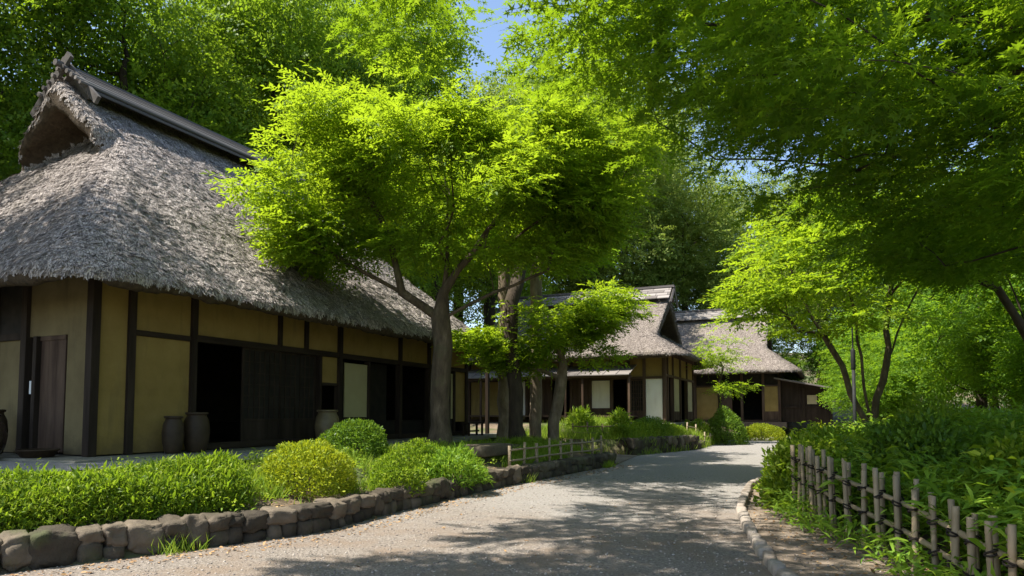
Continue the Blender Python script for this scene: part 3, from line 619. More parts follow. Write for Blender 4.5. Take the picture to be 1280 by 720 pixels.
# ------------------------------------------------------------------ fences
bf = thing('bamboo_fence', 'weathered bamboo post fence tied with black rope along the dirt path', 'fence', (3.95, 7, 0))
Q = smooth_poly(FENCE, 120, 4); s = np.concatenate([[0], np.cumsum(np.hypot(*np.diff(Q, axis=0).T))])
def fat_(t): return np.interp(t, s, Q[:, 0]), np.interp(t, s, Q[:, 1])
ftop = lambda y: float(np.interp(y, [3.5, 5.5, 7, 9.5, 11], [.67, .70, .85, 1.05, 1.08]))
t = .15; k = 0
def ring_pole(mb, p0, p1, r, n=10):
    p0, p1 = Vector(p0), Vector(p1); L = (p1 - p0).length; pts = []; rad = []; z = 0
    while z < L:
        for dz, f in ((0, 1.0), (.015, 1.1), (.03, 1.0)):
            if z + dz < L: pts.append(p0.lerp(p1, (z + dz) / L)); rad.append(r * f)
        z += rnd.uniform(.2, .3)
    pts.append(p1); rad.append(r); mb.tube(pts, rad, n)
while t < s[-1]:
    x, y = fat_(t); side = .055 if k % 2 else -.055; zb = g(x, y) - .15; zt = ftop(y) + rnd.uniform(-.05, .06); x += side
    mb = MB(); lean = rnd.uniform(-.035, .035); ring_pole(mb, (x - 3.95, y - 7, zb), (x - 3.95 + lean, y - 7 + rnd.uniform(-.02, .02), zt), rnd.uniform(.023, .031), 12); mb.build('post', M['bamboo'], bf, smooth=True)
    for f in (.36, .7):
        z = ftop(y) - .80 + .80 * f; ro = MB(); A_ = np.linspace(0, 4 * PI, 22)
        ro.tube([(x - 3.95 + .042 * math.cos(a), y - 7 + .042 * math.sin(a), z + .025 * math.sin(a * .75 + k)) for a in A_], .009, 5); ro.build('rope_tie', M['rope'], bf)
    t += rnd.uniform(.15, .23); k += 1
for f in (.36, .7):
    mb = MB(); pts = []
    for tt in np.linspace(0, s[-1], 26): x, y = fat_(tt); pts.append((x - 3.95, y - 7, ftop(y) - .80 + .80 * f))
    mb.tube(pts, [.026 + (.004 if i % 3 == 0 else 0) for i in range(26)], 10); mb.build('rail', M['bamboo'], bf, smooth=True)
def low_fence(label, P, n, h, mat=M['bambood'], r=.026):
    Q = resample(P, n); b = Q[0]; F = thing('low_fence', label, 'fence', (b[0], b[1], g(*b)))
    base = Vector((b[0], b[1], g(*b)))
    for i, (x, y) in enumerate(Q):
        mb = MB(); z = g(x, y); mb.tube([Vector((x, y, z - .15)) - base, Vector((x + rnd.uniform(-.02, .02), y, z + h + rnd.uniform(-.05, .06))) - base], r * rnd.uniform(.9, 1.2), 8); mb.build('post', mat, F, smooth=True)
    for f in (.35, .75):
        mb = MB(); mb.tube([Vector((x, y - .035, g(x, y) + h * f + rnd.uniform(-.012, .012))) - base for x, y in Q], r * .72, 7); mb.build('rail', mat, F, smooth=True)
low_fence('low rustic pole fence on top of the stone wall beside the road', [(-.05, 14.5), (1.35, 16.9), (2.45, 18.75)], 9, .55, M['bamboo'], .032)
low_fence('low pole fence guarding the grass left of the raised stone bed', [(2.2, 24.6), (3.0, 24.3), (4.3, 24.6)], 5, .55)
low_fence('pale low pole fence in front of the second house end wall', [(6.9, 26.9), (8.2, 28.4), (9.2, 30.9)], 7, .55, M['bamboo'])

# ------------------------------------------------------------------ trees
def grow(base, spine, clumps, r_base, r_tip, seed, bark, parent, nside=7, sag=.0, mb=None, up=.35):
    """spine: list of polylines [(pt...)], the first starts at the base; clumps are joined to the nearest branch."""
    rg = random.Random(seed); nodes = []; par = []
    for P in spine:
        P = [Vector(p) for p in P]; prev = -1
        if nodes: prev = min(range(len(nodes)), key=lambda i: (nodes[i] - P[0]).length)
        for j in range(len(P)):
            if j == 0 and prev >= 0: continue
            if j == 0: nodes.append(P[0]); par.append(-1); prev = 0; continue
            nseg = max(1, int((P[j] - P[j - 1]).length / .45)); p0 = nodes[prev]
            for q_ in range(1, nseg + 1):
                nodes.append(p0.lerp(P[j], q_ / nseg) + Vector((rg.gauss(0, .03), rg.gauss(0, .03), 0))); par.append(prev); prev = len(nodes) - 1
    zmin = spine[0][0][2] + (spine[0][-1][2] - spine[0][0][2]) * .35
    arr = np.array([n[:] for n in nodes])
    for c in sorted([Vector(c) for c in clumps], key=lambda c: min((c - n).length for n in nodes)):
        d = arr - np.array(c[:]); dist = np.linalg.norm(d, axis=1) + 2.2 * np.maximum(0, d[:, 2] + .1) + 100 * (arr[:, 2] < zmin)
        i = int(dist.argmin()); p0 = nodes[i]; D = (c - p0).length; prev = i; ns = max(2, int(D / .5)); out = []
        mid = p0.lerp(c, .5) + Vector((rg.gauss(0, .08), rg.gauss(0, .08), up * .3)) * D
        for q_ in range(1, ns + 1):
            f = q_ / ns; p = p0 * (1 - f) ** 2 + mid * 2 * f * (1 - f) + c * f * f
            nodes.append(p); par.append(prev); prev = len(nodes) - 1; out.append(p[:])
        arr = np.concatenate([arr, np.array(out)])
    n = len(nodes); tips = [0] * n; kids = [[] for _ in range(n)]
    for i in range(n):
        if par[i] >= 0: kids[par[i]].append(i)
    for i in range(n - 1, -1, -1):
        tips[i] = max(1, sum(tips[k] for k in kids[i]))
    e = math.log(r_base / r_tip) / math.log(max(2, tips[0])); rad = [r_tip * t ** e for t in tips]
    h0 = nodes[0].z
    for i in range(n):
        dz = nodes[i].z - h0
        if dz < .5 and tips[i] > tips[0] * .8: rad[i] *= 1 + .55 * (1 - max(0, dz) / .5) ** 2
    mb = mb or MB(); st = [(0, None)]
    while st:
        i, p = st.pop(); pts = [nodes[p]] if p is not None else []; rr = [min(rad[i] * 1.1, rad[p])] if p is not None else []
        while True:
            pts.append(nodes[i]); rr.append(rad[i])
            if not kids[i]: break
            ks = sorted(kids[i], key=lambda k: -tips[k])
            st += [(k, i) for k in ks[1:]]; i = ks[0]
        if len(pts) > 1:
            rr[-1] *= .5; mb.tube(pts, rr, nside + 3 if rr[0] > .08 else (nside if rr[0] > .03 else 4), cap=False)
    return mb.build('trunk', bark, parent, smooth=True)
def sprays(C, rc, ns, m, ll, lw, tl, seed, axis_xy=None, flat=.5, jit=.35, upn=1.0, droop=.15, fan=55):
    """leaf sprays: ns twigs in each clump, m leaflets on each twig. Returns arrays for leaf_mesh."""
    rg = R(seed); C = np.asarray(C, float); n = len(C) * ns; c = np.repeat(C, ns, 0)
    off = unit(rg.normal(size=(n, 3))) * (rg.random((n, 1)) ** .45); off *= np.array([rc, rc, rc * flat]); o = c + off
    d = off.copy() / max(rc, 1e-6)
    if axis_xy is not None:
        ax = c - np.array([axis_xy[0], axis_xy[1], 0]); ax[:, 2] = 0; d += unit(ax) * .7
    d = unit(d + rg.normal(0, .4, (n, 3)) * np.array([1, 1, .45]) + np.array([0, 0, -droop]))
    nu = unit(np.array([0, 0, upn]) + rg.normal(0, jit, (n, 3)))
    sd = unit(np.cross(nu, d)); nu = np.cross(d, sd)
    tl = tl * rg.uniform(.6, 1.3, (n, 1))
    j = np.arange(m); f = (j + 1) / m; sg = np.where(j % 2 == 0, 1., -1.); sg[-1] = 0
    P = o[:, None] + d[:, None] * (tl[:, None] * f[None, :, None]) + np.array([0, 0, -.12]) * (f ** 2)[None, :, None] * tl[:, None]
    a = math.radians(fan) * sg; A = d[:, None] * np.cos(a)[None, :, None] + sd[:, None] * np.sin(a)[None, :, None]
    A = A + rg.normal(0, .2, A.shape); NN = nu[:, None] + rg.normal(0, .22, A.shape)
    L = ll * rg.uniform(.65, 1.25, (n * m)); return P.reshape(-1, 3), A.reshape(-1, 3), NN.reshape(-1, 3), L, L * lw / ll
def blob(center, rad, n, seed, shell=.35, zmin=None, layer=0, mind=.0):
    rg = R(seed); out = []; rad = np.array(rad); tries = 0
    while len(out) < n and tries < n * 60:
        tries += 1
        p = unit(rg.normal(size=3)) * (shell + (1 - shell) * rg.random()) ** .8
        q_ = np.array(center) + p * rad
        k = noise.noise(Vector(q_) * .45 + Vector((seed, 0, 0)))
        if k < -.22: continue
        if zmin is not None and q_[2] < zmin: continue
        if mind and out and min(np.linalg.norm(q_ - o) for o in out) < mind: continue
        out.append(q_)
    return np.array(out)
def tree(name, label, base, spine, C, r_base, lm, bark=None, r_tip=.008, seed=1, rc=.7, ns=16, m=9, ll=.10, lw=.045, tl=.35, shape='leaf', group=None, flat=.5, jit=.35, droop=.15, cat='tree', **kw):
    T = thing(name, label, cat, base, 0, group); b = Vector(base)
    C = np.asarray(C) - np.array(base); sp = [[tuple(Vector(p) - b) for p in P] for P in spine]
    grow((0, 0, 0), sp, C, r_base, r_tip, seed, bark or M['barkd'], T, **kw)
    leaf_mesh('crown', *sprays(C, rc, ns, m, ll, lw, tl, seed + 50, (0, 0), flat, jit, 1., droop), lm, shape, T)
    return T
# big tree before the farmhouse
bx_, by_ = -1.66, 15.7; bz = g(bx_, by_) - .05
C = np.concatenate([blob((-1.4, 15.5, 7.2), (4.1, 3.2, 2.3), 105, 1, .25, 5.0), blob((-4.8, 14.8, 5.8), (1.5, 1.6, 1.0), 14, 2, .2), blob((1.2, 15.8, 6.0), (1.6, 2.2, 1.2), 20, 3, .2), blob((1.6, 15.6, 7.7), (1.7, 2.2, 1.8), 28, 5, .2), blob((-3.9, 15.0, 5.3), (1.5, 1.3, .6), 9, 7, .2), blob((-3.9, 15.2, 7.8), (1.4, 1.8, 1.4), 14, 6, .2)])
tree('broadleaf_tree', 'big bright green tree with forking trunk standing in front of the farmhouse doors', (bx_, by_, bz),
     [[(bx_, by_, bz), (bx_ + .02, by_, 2.4), (bx_, by_, 3.7)], [(bx_ + .05, by_, 3.7), (bx_ - .9, by_ - .1, 4.3), (bx_ - 2.0, by_ - .3, 4.9), (bx_ - 3.0, by_ - .6, 5.6)], [(bx_ - .9, by_ - .1, 4.3), (bx_ - 1.2, by_, 5.6), (bx_ - 1.9, by_, 7.0)],
      [(bx_, by_, 3.7), (bx_ + .2, by_ + .1, 5.0), (bx_ + .12, by_, 6.6), (bx_ - .1, by_, 8.6)], [(bx_ + .15, by_ + .1, 4.6), (bx_ + 1.1, by_, 5.8), (bx_ + 2.2, by_ - .1, 7.0)], [(bx_ + .05, by_, 3.4), (bx_ + 1.2, by_ - .1, 4.3), (bx_ + 2.5, by_ - .2, 4.8)]],
     C, .225, M['L_bright'], M['bark'], .006, 3, .7, 56, 11, .135, .05, .42, flat=.4)
# four trunks at the corner of the yard
def simple(name, label, x, y, top, C, r, lm, seed, lean=(0, 0), bark=None, **kw):
    z = g(x, y) - .06
    return tree(name, label, (x, y, z), [[(x, y, z), (x + lean[0] * .5, y + lean[1] * .5, z + (top - z) * .5), (x + lean[0], y + lean[1], top)]], C, r, lm, bark, seed=seed, **kw)
simple('broadleaf_tree', 'tree with pale sunlit trunk on an earth mound, behind the leaning trunks', -.27, 23, 6.5, blob((.1, 23.2, 8.2), (2.6, 2.2, 2.2), 36, 11, .2), .2, M['L_mid'], 11, bark=M['bark_sunlit'], ns=42, m=9, ll=.15, lw=.06)
simple('broadleaf_tree', 'tree with thick dark leaning trunk behind the low pole fence', .18, 19, 4.6, blob((-1.0, 20.8, 7.2), (1.7, 1.7, 1.2), 18, 12, .2), .2, M['L_mid'], 12, lean=(-.25, 0), bark=M['barkd'], ns=42, m=9, ll=.14, lw=.058)
simple('broadleaf_tree', 'tree with straight mottled trunk between the dark leaning trunk and the slender maple', .75, 21.5, 6, blob((1.6, 21.8, 7.6), (1.9, 2.2, 1.7), 26, 13, .2), .19, M['L_mid'], 13, bark=M['bark_sunlit'], ns=42, m=9, ll=.15, lw=.06)
simple('maple_tree', 'slender forked maple with low bright tiers of leaves beside the pole fence', 1.1, 20.0, 3.0, np.concatenate([blob((1.4, 20.0, 4.1), (1.9, 1.6, .8), 30, 14, .1), blob((-.7, 19.6, 3.6), (1.1, 1.0, .6), 12, 15, .1), blob((1.0, 19.6, 3.2), (2.2, 1.3, .55), 16, 17, .1), blob((2.6, 20.4, 4.6), (.8, 1.2, .9), 14, 16, .1)]), .17, M['L_bright'], 14, lean=(.45, 0), bark=M['bark_sunlit'], ns=42, m=9, ll=.13, lw=.055, flat=.35)
# sapling by the second house
simple('maple_tree', 'small young maple with flat leaf tiers beside the round shrub near the second house', 9.6, 31.5, 3.0, np.concatenate([blob((9.5, 31.3, 4.2), (1.3, 1.1, 1.0), 24, 21, .1), blob((9.9, 31.2, 2.7), (1.2, 1, .25), 9, 22, .1)]), .07, M['L_bright'], 21, ns=16, m=8, ll=.12, lw=.05, flat=.3, rc=.55)
# multi-stemmed maple on the right
x, y = 10.5, 20; z = g(x, y) - .1
C = np.concatenate([blob((9.2, 19.5, 5.8), (3.1, 3.2, 2.2), 80, 31, .3, 3.6), blob((11.2, 20, 7.2), (3.4, 3, 2.2), 50, 32, .2), blob((7.2, 19.2, 4.9), (1.1, 2, .8), 18, 33, .1)])
tree('maple_tree', 'multi stemmed maple with yellow green tiers rising behind the lamp post', (x, y, z),
     [[(x, y, z), (x + .05, y, z + .8)], [(x + .05, y, z + .8), (x - .9, y - .1, 2.9), (x - 2.2, y - .2, 5.2)], [(x + .05, y, z + .8), (x - .2, y, 3.2), (x - .6, y, 6.2)], [(x + .05, y, z + .8), (x + .5, y, 3.0), (x + .7, y, 5.0), (x + 1.1, y, 7.0)], [(x + .5, y, 3.0), (x + 1.3, y, 4.8), (x + 2.2, y + .2, 6.2)]],
     C, .19, M['L_bright'], M['bark'], .006, 30, .75, 23, 9, .15, .066, .4, flat=.22)
x, y = 10.9, 13.9; z = g(x, y) - .1
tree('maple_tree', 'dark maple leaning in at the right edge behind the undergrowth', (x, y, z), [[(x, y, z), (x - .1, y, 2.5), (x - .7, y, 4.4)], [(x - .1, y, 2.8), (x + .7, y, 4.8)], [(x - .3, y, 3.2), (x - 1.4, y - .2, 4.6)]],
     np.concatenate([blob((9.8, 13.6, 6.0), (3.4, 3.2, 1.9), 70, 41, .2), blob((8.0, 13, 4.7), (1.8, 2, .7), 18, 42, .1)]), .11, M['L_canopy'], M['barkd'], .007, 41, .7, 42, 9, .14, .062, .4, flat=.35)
# overhanging maple whose trunk stands outside the picture
rg = R(77); pts = []
while len(pts) < 370:
    px, py = rg.uniform(-3.6, 8.5), rg.uniform(5.2, 11.5); zb = 3.25 + max(0, 6.2 - px) * .47 + (py - 8) * .2
    if px < 1.2:
        if rg.random() > .38: continue
        zb = max(zb, 5.5 + (py - 8) * .55); pz = zb + rg.uniform(0, 1.3)
    else: pz = zb + rg.random() ** 1.3 * 3.6
    if noise.noise(Vector((px, py, pz)) * .55) < -.18: continue
    if -1.1 < px < .35 and py > 5.6: continue
    pts.append((px, py, pz))
n0 = len(pts)
while len(pts) < n0 + 85:
    px, py = rg.uniform(-6.2, 1.2), rg.uniform(3.4, 7.4); pz = rg.uniform(5.6, 7.4) + max(0, py - 4) * .8
    if noise.noise(Vector((px, py, pz)) * .7) > .02: pts.append((px, py, pz))
while len(pts) < n0 + 235:
    px, py = rg.uniform(1.8, 9.5), rg.uniform(4.6, 12); pz = 3.3 + max(0, 6.2 - px) * .5 + rg.uniform(2.2, 5.2)
    if noise.noise(Vector((px, py, pz)) * .55) > -.12: pts.append((px, py, pz))
x, y = 9.2, 5.5; z = g(x, y) - .1
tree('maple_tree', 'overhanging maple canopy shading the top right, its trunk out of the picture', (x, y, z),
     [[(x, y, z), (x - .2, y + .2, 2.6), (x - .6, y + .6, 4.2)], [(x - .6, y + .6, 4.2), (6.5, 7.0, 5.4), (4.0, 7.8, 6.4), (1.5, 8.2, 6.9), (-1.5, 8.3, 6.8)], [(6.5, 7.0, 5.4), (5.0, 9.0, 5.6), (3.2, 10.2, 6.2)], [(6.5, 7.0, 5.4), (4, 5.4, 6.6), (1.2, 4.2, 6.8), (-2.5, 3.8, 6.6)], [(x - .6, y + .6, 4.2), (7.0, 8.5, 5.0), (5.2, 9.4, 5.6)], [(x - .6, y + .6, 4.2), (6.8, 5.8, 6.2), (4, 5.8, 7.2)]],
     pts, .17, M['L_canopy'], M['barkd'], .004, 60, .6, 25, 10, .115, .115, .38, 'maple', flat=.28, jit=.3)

# woodland: a few crowns of each kind, copied
def forest_proto(kind, seed, h, rx, lm, n, ll, ns, zc=.62, rz=.36, m=7):
    r = random.Random(seed)
    lobes = [blob((0, 0, h * zc), (rx * .8, rx * .8, h * rz), n // 2, seed, .5)]
    for i in range(5):
        a = r.uniform(0, 2 * PI); d = rx * r.uniform(.35, .65)
        lobes.append(blob((d * math.cos(a), d * math.sin(a), h * zc + h * rz * r.uniform(-.5, .75)), (rx * .48, rx * .48, h * .15), n // 10, seed + i + 1, .4))
    C = np.concatenate(lobes)
    T = thing(kind[0], kind[1], 'tree', (0, 0, 0), 0, kind[2])
    grow((0, 0, 0), [[(0, 0, -.3), (r.uniform(-.3, .3), r.uniform(-.3, .3), h * .5), (0, 0, h * .72)]], C, .012 * h + .08, .01, seed, M['barkd'], T, nside=6)
    leaf_mesh('crown', *sprays(C, rx * .24, ns, m, ll, ll * .5, ll * 3.4, seed + 9, (0, 0), .75, 1.1, .8, .1), lm, 'leaf', T)
    return T
def dup(T, loc, rz, sc):
    o = T.copy(); COL.objects.link(o)
    for ch in T.children:
        c = ch.copy(); COL.objects.link(c); c.parent = o
    put(o, loc, rz, sc); return o
def put(o, loc, rz, sc): o.location = (loc[0], loc[1], g(*loc[:2]) - .1); o.rotation_euler = (0, 0, rz); o.scale = (sc, sc, sc * rnd.uniform(.95, 1.08))
WOOD1 = ('woodland_tree', 'tall leafy tree in the wood behind the big farmhouse roof', 'woodland trees behind the big farmhouse')
WOOD2 = ('oak_tree', 'tall dark green oak in the wood behind the two far thatched houses', 'dark oaks behind the far houses')
WOOD3 = ('understory_tree', 'light green understory tree in the grove beyond the lamp post', 'light green trees of the right hand grove')
p1 = [forest_proto(WOOD1, s_, 17, 4.6, M['L_wood'], 150, .18, 42) for s_ in (101, 120)]
p2 = [forest_proto(WOOD2, s_, 20, 5.6, M['L_dark'], 190, .21, 42) for s_ in (140, 160)]
p3 = [forest_proto(WOOD3, s_, 7.5, 3.0, M['L_mid'], 90, .15, 40, .58, .38) for s_ in (180, 200)]
def plant(protos, spots):
    for i, (x, y, sc) in enumerate(spots):
        k = i % len(protos)
        if i < len(protos): put(protos[k], (x, y), rnd.uniform(0, 6.28), sc)
        else: dup(protos[k], (x, y), rnd.uniform(0, 6.28), sc)
plant(p1, [(-20.5, 21.5, 1.1), (-15.5, 26.5, 1.2), (-11, 31, 1.25), (-8.2, 34.5, 1.25), (-24, 17.5, 1.2), (-22, 28, 1.4), (-16, 35, 1.45), (-27, 23, 1.4), (-9, 40, 1.5), (-3.5, 32.5, .95), (-13.9, 9.3, .84), (-1.5, 40, 1.25), (-30, 32, 1.5), (-21, 13.0, 1.2)])  # the tree just left of the house is out of view, placed to shade the roof hip
plant(p2, [(6.0, 47, 1.14), (12.5, 49, .98), (1.5, 48, 1.25), (18.5, 52, .95), (-4, 51, 1.35), (24, 52, .9), (-12, 52, 1.4), (30, 52, .95), (9.5, 57, 1.3), (37, 50, 1.0), (-22, 50, 1.5), (46, 48, 1.1), (21, 46, .7), (15.5, 45, .6)])
plant(p3, [(16.5, 24, 1.0), (20, 29, 1.1), (15, 17.5, .85), (22, 22, 1.05), (20.5, 36, 1.1), (26, 30, 1.2), (27, 38, 1.3), (19, 15.5, .95), (33, 33, 1.4), (25, 18, 1.1), (34, 42, 1.5), (14.3, 27.5, .6), (17.8, 32.5, .75), (13.2, 15.8, .55), (15.5, 20.5, .7), (24, 25, 1.2), (19.5, 43, .8), (16.8, 44.5, .7), (23, 44, 1.0), (28, 46, 1.2), (29, 22, 1.2), (17, 12.5, .8), (21, 19, .8)])

# ------------------------------------------------------------------ shrubs and ground plants
def shrub(label, x, y, w, h, lm, seed, n=5000, ll=.05, lw=.022, shape='oval', d=None, name='shrub', z=None, lump=.3):
    rg = R(seed); z = g(x, y) if z is None else z
    p = unit(rg.normal(size=(n, 3))); p[:, 2] = np.abs(p[:, 2]) * np.where(rg.random(n) < .12, -.2, 1)
    k = np.array([1 + lump * noise.noise(Vector(q_) * 1.7 + Vector((seed, 0, 0))) + lump * .6 * noise.noise(Vector(q_) * 4.5 + Vector((seed, 0, 0))) for q_ in p])
    f = (1 - .38 * rg.random(n) ** 1.8) * k; nn = p.copy()
    P = p * f[:, None] * np.array([w / 2, (d or w) / 2, h])
    A = unit(nn + rg.normal(0, .75, (n, 3)) + np.array([0, 0, .35])); NN = nn + rg.normal(0, .55, (n, 3)) + np.array([0, 0, .3])
    L = ll * rg.uniform(.6, 1.3, n)
    T = thing(name, label, 'shrub', (x, y, z))
    leaf_mesh('foliage', P, A, NN, L, L * lw / ll, lm, shape, T)
    mb = MB(); r = random.Random(seed)
    for i in range(9):
        a = r.uniform(0, 6.28); e = r.uniform(.3, .75)
        mb.tube([(0, 0, -.05), (w * .15 * math.cos(a), w * .15 * math.sin(a), h * .3), (w * .5 * e * math.cos(a), w * .5 * e * math.sin(a), h * .75 * (1.2 - e * .5))], [.018, .012, .005], 5, False)
    mb.build('stem', M['barkd'], T); return T
shrub('yellow green clipped azalea mound at the end of the hedge', -2.95, 9.9, 1.4, .68, M['L_azalea'], 301, 12000, .05, .02, lump=.14)
shrub('dark green rounded shrub in front of the lattice doors', -2.95, 12.7, 1.3, .68, M['L_shrub'], 302, 10000, .05, .024, lump=.14)
shrub('small yellowish shrub between the dark shrub and the big trunk', -1.75, 12.5, .95, .52, M['L_hedge'], 303, 5500, .05, .022)
shrub('low green shrub just above the stone wall, right of the azalea', -1.85, 11.0, .9, .5, M['L_hedge'], 304, 6000, .05, .02)
shrub('loose grassy shrub below the big tree trunk', -1.15, 12.5, 1.25, .58, M['L_sasa'], 305, 5000, .12, .018, 'blade')
shrub('round leafy shrub under the young maple', 9.35, 30, 1.85, 1.55, M['L_shrub'], 306, 9000, .08, .035, lump=.12)
shrub('dark green mounded shrub behind the raised stone bed', 5.15, 25.6, 1.8, .7, M['L_shrub'], 307, 8000, .06, .025, lump=.12)
shrub('clipped yellow green low hedge before the third house', 12.3, 33.6, 2.5, .8, M['L_azalea'], 308, 9000, .07, .03, d=1.3, lump=.1)
shrub('spiky young shrub left of the mounded shrub by the veranda', 2.65, 26.2, .9, .7, M['L_hedge'], 309, 1100, .24, .035, 'blade')
shrub('spiky small shrub just in front of the veranda post', 4.1, 26.0, .8, .65, M['L_hedge'], 310, 900, .24, .035, 'blade')
shrub('leafy bush spilling over the far end of the bamboo fence', 4.75, 10.7, 1.5, 1.0, M['L_hedge'], 313, 8000, .10, .04, d=1.5)
shrub('broad bush behind the end of the bamboo fence where the path narrows', 5.6, 12.6, 1.8, 1.05, M['L_hedge'], 314, 9000, .10, .04, d=2)
shrub('yellowish bush at the bend of the road opposite the stone bed', 7.0, 15.2, 2.2, 1.0, M['L_azalea'], 315, 9000, .09, .036, d=2.2)
shrub('mounded shrub rising behind the bamboo posts near the right edge of the picture', 5.0, 6.4, 1.5, 1.15, M['L_hedge'], 316, 8000, .09, .035, d=1.6, lump=.25)
shrub('tall leafy mound behind the middle of the bamboo fence', 5.1, 8.6, 1.5, 1.3, M['L_shrub'], 317, 9000, .09, .04, d=1.7, lump=.25)
shrub('light green mound deep in the bank between the lamp post and the fence', 6.9, 11.2, 2.2, 1.3, M['L_hedge'], 318, 9000, .09, .036, d=2.2, lump=.25)
shrub('leafy shrub by the end wall of the second house', 7.9, 29.3, 1.3, .85, M['L_hedge'], 311, 4500, .08, .035)
shrub('dark bush at the foot of the slender maple trunk', 1.45, 20.4, 1.2, .6, M['L_shrub'], 312, 5000, .06, .026)
def along(P, n, d0, d1, rg):
    Q = resample(P, 300); i = rg.integers(0, 299, n); t = rg.random((n, 1)); p = Q[i] * (1 - t) + Q[i + 1] * t
    T = unit(Q[i + 1] - Q[i]); Nn = np.stack([-T[:, 1], T[:, 0]], -1); d = rg.uniform(d0, d1, n); return p + Nn * d[:, None], d
def hedge(name, label, P, n, d0, d1, h, lm, seed, ll=.065, lw=.022, cat='hedge', shape='blade', rag=.07):
    rg = R(seed); xy, d = along(P, n, d0, d1, rg); zb = gz(xy[:, 0], xy[:, 1])
    u = (d - (d0 + d1) / 2) / ((d1 - d0) / 2); prof = np.sqrt(np.maximum(0, 1 - np.abs(u) ** 3))
    nz_ = np.array([noise.noise(Vector((p[0] * 1.3, p[1] * 1.3, seed))) for p in xy])
    top = h * prof * (1 + .34 * nz_)
    f = 1 - .75 * rg.random(n) ** 2.2
    Z = zb + top * f + rg.normal(0, rag * .3, n) * f
    out = np.stack([rg.normal(0, 1, n), rg.normal(0, 1, n), rg.normal(.9, .6, n)], -1)
    tall_ = rg.random(n) < .06; L = ll * rg.uniform(.6, 1.4, n) * np.where(tall_, 1.8, 1); out[tall_, 2] += 1.5
    NN = rg.normal(0, .6, (n, 3)) + np.array([0, 0, .8])
    o = leaf_mesh(name, np.concatenate([xy, Z[:, None]], -1), out, NN, L, L * lw / ll, lm, shape)
    return tag(o, label, cat)
hedge('clipped_hedge', 'long low green hedge of fine leaves above the stone wall, before the farmhouse yard', LEFT[1:5] + [(-2.95, 8.35)], 95000, .3, 1.2, .44, M['L_hedge'], 401, .06, .014, rag=.08)
hedge('clipped_hedge', 'short clipped hedge on the raised stone bed before the second house', [(4.3, 23.1), (7.0, 26.2)], 14000, .3, 1.25, .42, M['L_hedge'], 402, .08, .022)
# bamboo grass behind the right-hand fence
def sasa(name, P2, n, hmin, hmax, lv, ll, lw, seed, lm, spread=.35, zoff=None):
    rg = R(seed); n = len(P2); zb = gz(P2[:, 0], P2[:, 1]); h = rg.uniform(hmin, hmax, n)
    nz_ = np.array([noise.noise(Vector((p[0] * .7, p[1] * .7, seed))) for p in P2]); h = h * (1 + .28 * nz_)
    if zoff is not None: h = h * zoff
    b = np.repeat(np.stack([P2[:, 0], P2[:, 1], zb], -1), lv, 0); H = np.repeat(h, lv); f = 1 - .65 * rg.random(n * lv) ** 1.5
    az = rg.uniform(0, 2 * PI, n * lv); sp = rg.uniform(0, spread, n * lv)
    C = b + np.stack([np.cos(az) * sp, np.sin(az) * sp, H * f], -1)
    el = rg.normal(.15, .4, n * lv); A = np.stack([np.cos(az) * np.cos(el), np.sin(az) * np.cos(el), np.sin(el)], -1)
    NN = np.array([0, 0, 1.]) + rg.normal(0, .4, (n * lv, 3)); L = ll * rg.uniform(.55, 1.25, n * lv)
    return leaf_mesh(name, C, A, NN, L, L * lw / ll, lm, 'blade')
rg = R(500); P2 = np.stack([rg.uniform(3.2, 14, 24000), rg.uniform(2.2, 22, 24000)], -1)
d = dist_poly(P2[:, 0], P2[:, 1], BANK[:9]); ok = inside(P2[:, 0], P2[:, 1], BANK) & (d > .12) & (rg.random(len(P2)) < np.clip(1.5 - P2[:, 1] / 22, .3, 1)); P2 = P2[ok]; d = d[ok]
o = sasa('undergrowth', P2, 0, .75, 1.1, 9, .17, .036, 501, M['L_sasa'], .25, .72 + .28 * sst(.0, .8, d)); tag(o, kind='stuff')
rg = R(502); xy, d = along(FENCE[1:], 75, -.05, .4, rg); xy2 = xy
xy2 = xy2 + np.array([.0, 0]); o = sasa('bamboo_grass', xy2, 0, .1, .38, 14, .17, .03, 503, M['L_sasa'], .2); tag(o, kind='stuff')
P3 = np.stack([rg.uniform(4.2, 7.6, 900), rg.uniform(9.2, 17, 900)], -1); d = dist_poly(P3[:, 0], P3[:, 1], BANK[:9]); P3 = P3[(d < .7) & inside(P3[:, 0], P3[:, 1], BANK)]
o = sasa('bush_edge_foliage', P3, 0, .3, 1.1, 26, .10, .04, 504, M['L_hedge'], .28); tag(o, kind='stuff')
rg = R(520); xw, _ = along(LEFT[2:], 170, .3, 2.2, rg)
tag(sasa('weeds', xw, 0, .08, .26, 10, .08, .03, 521, M['L_grass'], .14), kind='stuff')
xw = np.stack([rg.uniform(3.6, 11, 420), rg.uniform(3, 17, 420)], -1); xw = xw[inside(xw[:, 0], xw[:, 1], BANK)]
w_ = sasa('broad_weeds', xw, 0, .95, 1.2, 10, .11, .05, 522, M['L_hedge'], .2); tag(w_, kind='stuff')
